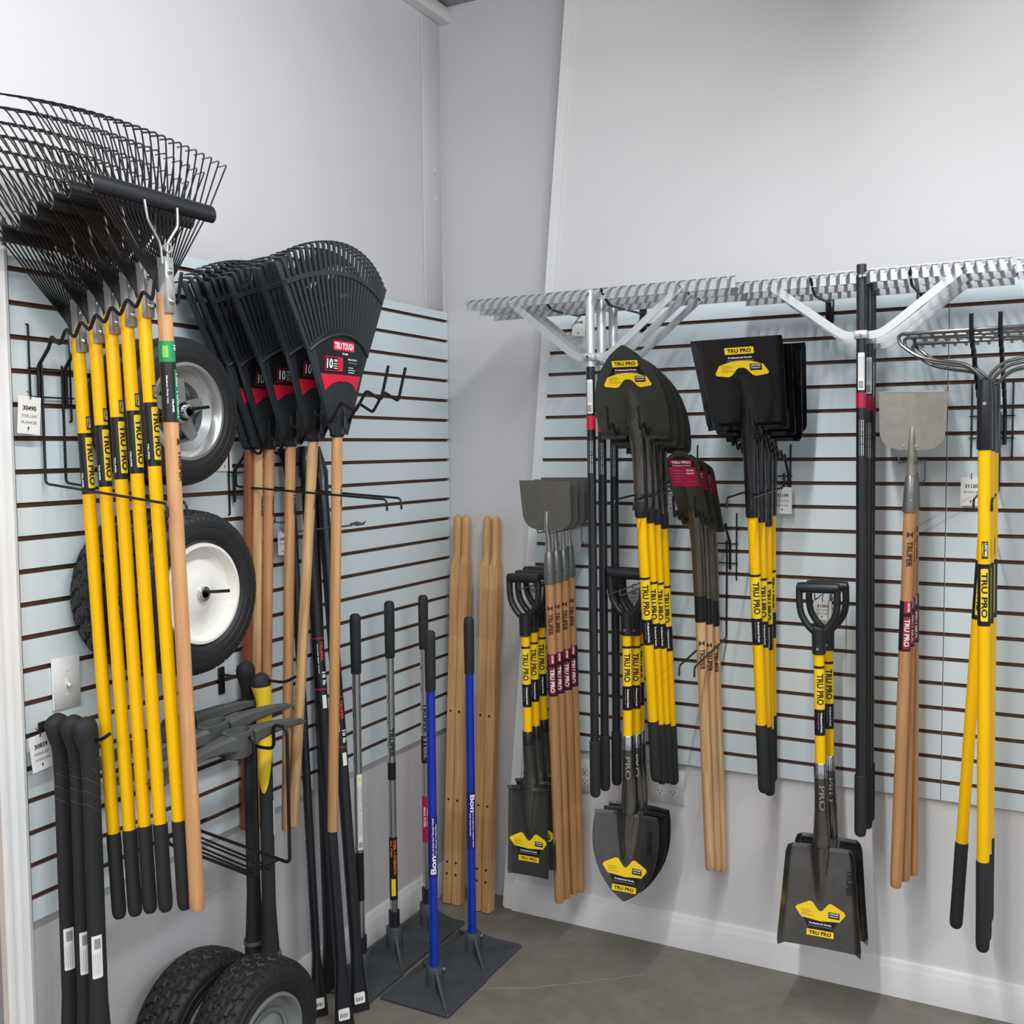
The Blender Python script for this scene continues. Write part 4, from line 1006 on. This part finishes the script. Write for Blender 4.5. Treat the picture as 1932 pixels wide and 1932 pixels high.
# ---- pick heads on a wire cradle
def pick_head(label, c, yaw, roll=0.):
    t = thing('pick_head', label, 'pick head', 'grey pick heads in the wire cradle', Matrix.Translation(c) @ Matrix.Rotation(yaw, 4, 'Z') @ Matrix.Rotation(roll, 4, 'Y'))
    m = MB(); N = 28; H = .032    # eye ring: axis z, long along x
    def ell(a, b, z): return [(a*math.cos(2*PI*i/N), b*math.sin(2*PI*i/N), z) for i in range(N)]
    m.rings([ell(.040, .026, -H), ell(.043, .030, 0), ell(.046, .034, H), ell(.036, .024, H+.001), ell(.031, .018, -H)], PICK, c0=False, c1=False); m.rings([ell(.031, .018, -H), ell(.040, .026, -H)], PICK, c0=False, c1=False)
    def arm(P):
        R = []
        for x, z, hy, hz in P: R.append([(x, -hy, z-hz*.6), (x, -hy*.6, z-hz), (x, hy*.6, z-hz), (x, hy, z-hz*.6), (x, hy, z+hz*.6), (x, hy*.6, z+hz), (x, -hy*.6, z+hz), (x, -hy, z+hz*.6)])
        m.rings(R, PICK)
    arm([(.036, .006, .026, .024), (.07, .008, .018, .020), (.13, .008, .014, .016), (.20, .002, .011, .012), (.26, -.008, .008, .008), (.285, -.014, .002, .002)])
    arm([(-.036, .006, .026, .024), (-.07, .008, .019, .018), (-.14, .007, .017, .012), (-.22, -.001, .021, .008), (-.28, -.014, .027, .004), (-.295, -.018, .028, .0015)])
    m.build('forged_head', t); return t
pick_head('foremost grey pick head in the cradle, its point reaching furthest right', (.270, -1.405, 1.008), PI/2+.05, .0)
pick_head('middle grey pick head in the cradle, lying slightly higher', (.185, -1.400, 1.018), PI/2-.08, -.10)
pick_head('rear grey pick head in the cradle, nearest the wall', (.105, -1.440, 1.030), PI/2-.12, -.10)
t = thing('wire_cradle', 'black wire cradle with looped front ends holding the pick heads', 'display hook', None, frame((0.0003, -1.345, 2), (0.0003, -1.345, .70), FA))
for k, sx in enumerate((-.055, .055)):
    m = MB(); L = .315 if sx < 0 else .33
    m.tube([(sx, -.004, .02), (sx, -.01, .0), (sx, -L, -.035), (sx, -L, .325), (sx, -L+.045, .33), (sx, -L+.045, .265), (sx, -L+.085, .262), (sx, -.01, .285), (sx, -.004, .28)], .0046, PWD, 8, fil=.016, nf=4); m.build('side_frame', t)
m = MB()
for z, l in ((-.015, .27), (-.028, .29)):
    for sx in (-.02, .02): m.tube([(sx, -.006, z+.02), (sx, -l, z-.02)], .003, PWD, 6)
m.tube([(-.055, -.29, -.034), (.055, -.29, -.034)], .003, PWD, 6); m.build('bottom_wires', t)
m = MB(); m.tube([(-.09, -.005, .28), (.09, -.005, .28)], .003, PWD, 6); m.tube([(-.09, -.005, .02), (.09, -.005, .02)], .003, PWD, 6); m.build('wall_grid', t)

# ================================================================ DIGGING BARS
def bar(label, T, B, fl=False, lab=None, r=.0145, wide=.030, point=False, stick=True):
    tt = W(T[0], T[1], x=T[2]); bb = W(B[0], B[1], z=0.002)
    t = thing('digging_bar', label, 'digging bar', 'black steel digging bars', frame(tt, bb, (.80, -.60, 0)))
    L = (tt-bb).length; m = MB(); N = 16
    def sec(z, rx, ry): return [(rx*math.cos(2*PI*i/N), ry*math.sin(2*PI*i/N), z) for i in range(N)]
    top = [(L-.17, r, r), (L-.08, r*1.25, r*.8), (L, .003, .002)] if point else ([(L-.14, r, r), (L-.06, r*1.4, r*.7), (L-.004, .033, .006), (L, .033, .004)] if fl else [(L-.10, r, r), (L-.09, r*1.25, r*1.1), (L-.01, r*1.25, r*1.1), (L, r*1.1, r)])
    R = [sec(0, wide, .0025), sec(.02, wide*.98, .005), sec(.10, wide*.8, .011), sec(.19, r, r)]+[sec(*q) for q in top]
    m.rings(R, BSTEEL); b = m.build('shaft', t)
    m = MB(); f = lambda p, q: (p, -.0075-.0012*0-.0008, q)
    m.prism(rrect(-.019, .028, .034, .034, .004), lambda p, q, k: (p, -.0070-.003+.001*k-.0*(q), q), CARD)
    for i in range(5): patch(m, rrect(-.014+.005*i, .036, .0022, .012), lambda p, q: (p, -.0104, q), BTX)
    if stick: m.build('barcode_sticker', b)
    if lab:
        m = MB(); zt, body = lab; m.lz([(zt-.16, r+.0005), (zt, r+.0005)], BLK, 20)
        for z in (zt, zt-.155): m.lz([(z-.004, r+.0008), (z, r+.0008)], DRED, 20)
        fc = cyl(r, zt, .1, .0009); text(m, 'TRUPER', .012, -.001, .06, .009, fc, mat('red_print', (220, 60, 50), .5), .004); text(m, body, .105, .0, .04, .013, fc, WTX, .004)
        text(m, 'Post hole digger tamper', .02, -.010, .09, .004, fc, WTX, .004); patch(m, rrect(.175, -.004, .04, .013), fc, CARD, .004)
        m.build('shaft_label', b)
    return t
bar('thin black digging bar leftmost of the cluster, standing a little apart', (544, 846, .03), (603, 1918), fl=True, r=.0135, wide=.028)
bar('digging bar with an 18 lb label and a flat cut-off top', (573, 843, .03), (651, 1940), lab=(1.18, '18 lb'), r=.0185)
bar('digging bar with a sharp pointed top, rightmost against the slatwall', (602, 842, .03), (680, 1908), point=True, lab=(.98, '10 lb'), r=.0185)
bar('digging bar hidden in the middle of the black cluster', (588, 850, .012), (624, 1872), r=.018, lab=(1.0, '16 lb'), stick=False)

# ================================================================ TAMPERS
def tamper(label, cx, cy, half, blue, H, yaw=0., variant=0):
    t = thing('dirt_tamper', label, 'tamper', 'blue tampers' if blue else 'steel-poled tampers', Matrix.Translation((cx, cy, 0)) @ Matrix.Rotation(yaw, 4, 'Z'))
    m = MB(); h = half; rc = .028
    m.box(-h, h, -h, h, .001, .012, CAST, .003)
    m.add([(-h+.004, -h+.004, .012), (h-.004, -h+.004, .012), (h-.004, h-.004, .012), (-h+.004, h-.004, .012), (-rc, -rc, .026), (rc, -rc, .026), (rc, rc, .026), (-rc, rc, .026)], [(0, 1, 5, 4), (1, 2, 6, 5), (2, 3, 7, 6), (3, 0, 4, 7), (4, 5, 6, 7)], CAST)
    for k in range(4):   # curved corner ribs
        a = PI/4+k*PI/2; P = []
        n = 10; D = h*1.36
        for i in range(n+1): q = i/n; P.append((rc*.8+(D-rc*.8)*q, .014+.068*(1-q)**1.5))
        poly = [(rc*.8, .012)]+[(D, .012)]+list(reversed(P))
        m.prism(poly, lambda p, q, k_, a=a: (p*math.cos(a)-(k_*.009-.0045)*math.sin(a), p*math.sin(a)+(k_*.009-.0045)*math.cos(a), q), CAST)
    b = m.build('base_plate', t, 30)
    m = MB(); zc = .085 if blue else .105; m.lz([(.012, rc+.004), (.05, rc), (zc-.004, rc), (zc, rc-.003)], CAST, 24); 
    if blue: m.lathe([(.02, .006), (.034, .007), (.036, .004)], CHR, 'x', 12, (0, .008, zc-.012))
    m.build('collar', t)
    r = .0145 if blue else .0135
    m = MB(); g = .195; m.lz([(zc-.02, r), (H-g+.01, r)], BLUE if blue else TPOLE, 20); p = m.build('pole', t)
    if not blue:
        m = MB(); m.lz([(zc-.01, .019), (zc+.055, .019), (zc+.058, .016)], PLA, 20); m.build('pole_sleeve', t)
    m = MB(); m.lz([(H-g, r+.001), (H-g+.003, .0165), (H-g+.06, .0172), (H-.03, .0178), (H-.008, .0168), (H-.001, .011), (H, .004)], RUB, 20); m.build('rubber_grip', t)
    m = MB(); th = .78
    if blue:
        zt = .58; bands = [(zt-.20, zt, NAVY)]
        def up(p, q): a = th-q/r; return ((r+.001)*math.sin(a), -(r+.001)*math.cos(a), zt-.19+p)
        if variant: f = cyl(r, zt-.01, th, .001); text(m, 'Bon', .0, -.006, .06, .017, f, WTX, .004); text(m, '8 x 8 Cast Iron Tamper Head', .062, .0, .12, .0055, f, WTX, .004); text(m, 'with Steel Handle', .062, -.008, .08, .004, f, WTX, .004)
        else: text(m, 'Bon', .0, -.008, .06, .018, up, WTX, .004); text(m, '8 x 8 Cast Iron Tamper Head', .062, -.002, .12, .0065, up, WTX, .004); text(m, 'w/ Steel Handle', .062, -.010, .10, .0045, up, WTX, .004)
    elif variant == 0:
        f = cyl(r, .70, th+.25, .0009); patch(m, rrect(0, -.009, .25, .018, .002), f, CARD, .004); patch(m, [(.012, -.006), (.026, 0.0), (.012, .006)], cyl(r, .70, th+.25, .0013), YLAB, .004)
        for i in range(12): text(m, 'WARNING: wear eye protection', .035, -.0068+.0052*(i % 3), .17, .0032, cyl(r, .70, th+.25, .0013), GTX, .004) if i < 3 else None
        for i in range(6): patch(m, rrect(.225+.003*i, -.006, .0015, .012), cyl(r, .70, th+.25, .0013), BTX, .004)
        bands = [(.28, .44, BLK)]
    elif variant == 1:
        text(m, 'TRUPER', .0, -.007, .10, .014, cyl(r, .80, th-.1, .0008), BTX, .004); m.build('pole_lettering', p); m = MB()
        f = cyl(r, .41, th-.1, .0012); text(m, 'STEEL = STRENGTH', .0, .0, .12, .009, f, ORG, .004); text(m, 'ALL STEEL', .0, -.010, .06, .006, f, ORG, .004); patch(m, rrect(.135, -.008, .06, .014), f, YLAB, .004)
        bands = [(.62, .68, BLK), (.20, .42, BLK)]
    else:
        text(m, 'TRUPER', .0, -.007, .11, .014, cyl(r, .84, th-.1, .0008), BTX, .004); text(m, 'STEEL', .125, -.006, .08, .012, cyl(r, .84, th-.1, .0014), GTX, .004); m.build('pole_lettering', p); m = MB()
        f = cyl(r, .46, th-.1, .0012); text(m, 'TRU PRO', .0, .001, .07, .009, f, WTX, .004); text(m, 'MAX STEEL', .0, -.010, .075, .007, f, WTX, .004)
        bands = [(.62, .72, BLK), (.33, .50, DRED)]
    m.build('pole_lettering', p)
    for a_, b_, mt in bands: m = MB(); m.lz([(a_, r+.0006), (b_, r+.0006)], mt, 20); m.build('pole_band', p)
    return t
tamper('steel-poled tamper with the long white warning sticker, leftmost beside the digging bars', .112, -.688, .100, False, 1.222, 0, 0)
tamper('steel-poled tamper with orange STEEL STRENGTH lettering, in the middle by the wall', .105, -.485, .100, False, 1.235, 0, 1)
tamper('steel-poled tamper with a crimson label, nearest the corner', .108, -.277, .100, False, 1.228, 0, 2)
tamper('blue tamper nearest the camera, white lettering reading upwards', .352, -.622, .126, True, 1.175, 0, 0)
tamper('blue tamper in front of the wooden wheelbarrow handles', .348, -.368, .126, True, 1.180, 0, 1)

# ================================================================ WHEELBARROW HANDLES
def barrow_handle(label, b0, top, half=.0188, dep=.027):
    "b0 bottom centre, top: round grip top centre"
    b0 = Vector(b0); top = Vector(top); L = (top-b0).length
    t = thing('wheelbarrow_handle', label, 'wooden handle', 'paired wheelbarrow handles in the corner', frame(top, b0, FB))
    m = MB(); a, d = half, dep; s = L-.175; N = 16
    def sqr(z, w_, e, k):   # k=0 square, 1 round
        P = []
        for i in range(N):
            th = 2*PI*(i+.5)/N; c, sn = math.cos(th), math.sin(th); q = 1/max(abs(c), abs(sn))
            P.append((w_*c*(q*(1-k)+k), e*sn*(q*(1-k)+k), z))
        return P
    R = [sqr(.0, a, d, 0), sqr(s-.02, a, d, 0), sqr(s, a*.92, d*.8, .5), sqr(s+.018, .0168, .0168, 1), sqr(s+.08, .0172, .0172, 1), sqr(L-.02, .0168, .0168, 1), sqr(L-.007, .0135, .0135, 1), sqr(L, .004, .004, 1)]
    m.rings(R, PINE); b = m.build('handle', t, 30)
    for z in (.115, .16, .40, .74):
        m = MB(); m.lathe([(-d-.0006, .0048), (-d-.0003, .0048)], DARK, 'y', 10, (0.002, 0, z)); m.build('bolt_hole', b)
    return t
def pair(x, yb, xt, lab):
    for k, s in enumerate((-.0195, .0195)):
        barrow_handle(lab[k], (x+s, yb, .002), (xt+s*.97, yb+.100, 1.492))
    t = thing('plastic_wrap', lab[2], 'packaging', 'clear wrap around the handle pairs', frame((xt, yb+.100, 1.492), (x, yb, .002), FB))
    for z0, z1 in ((1.03, 1.22), (.20, .36)):
        m = MB(); a, d = .0415, .0295
        m.add([(-a, -d, z0), (a, -d, z0), (a, d, z0), (-a, d, z0), (-a, -d, z1), (a, -d, z1), (a, d, z1), (-a, d, z1)], [(0, 1, 5, 4), (1, 2, 6, 5), (2, 3, 7, 6), (3, 0, 4, 7)], CFILM); m.build('film_band', t)
pair(.0755, -.037, .0755, ('left handle of the left wheelbarrow handle pair, closest to the corner', 'right handle of the left wheelbarrow handle pair', 'clear plastic wrap around the left wheelbarrow handle pair'))
pair(.2105, -.044, .2105, ('left handle of the right wheelbarrow handle pair, behind the blue pole', 'right handle of the right wheelbarrow handle pair, nearest the spades', 'clear plastic wrap around the right wheelbarrow handle pair'))
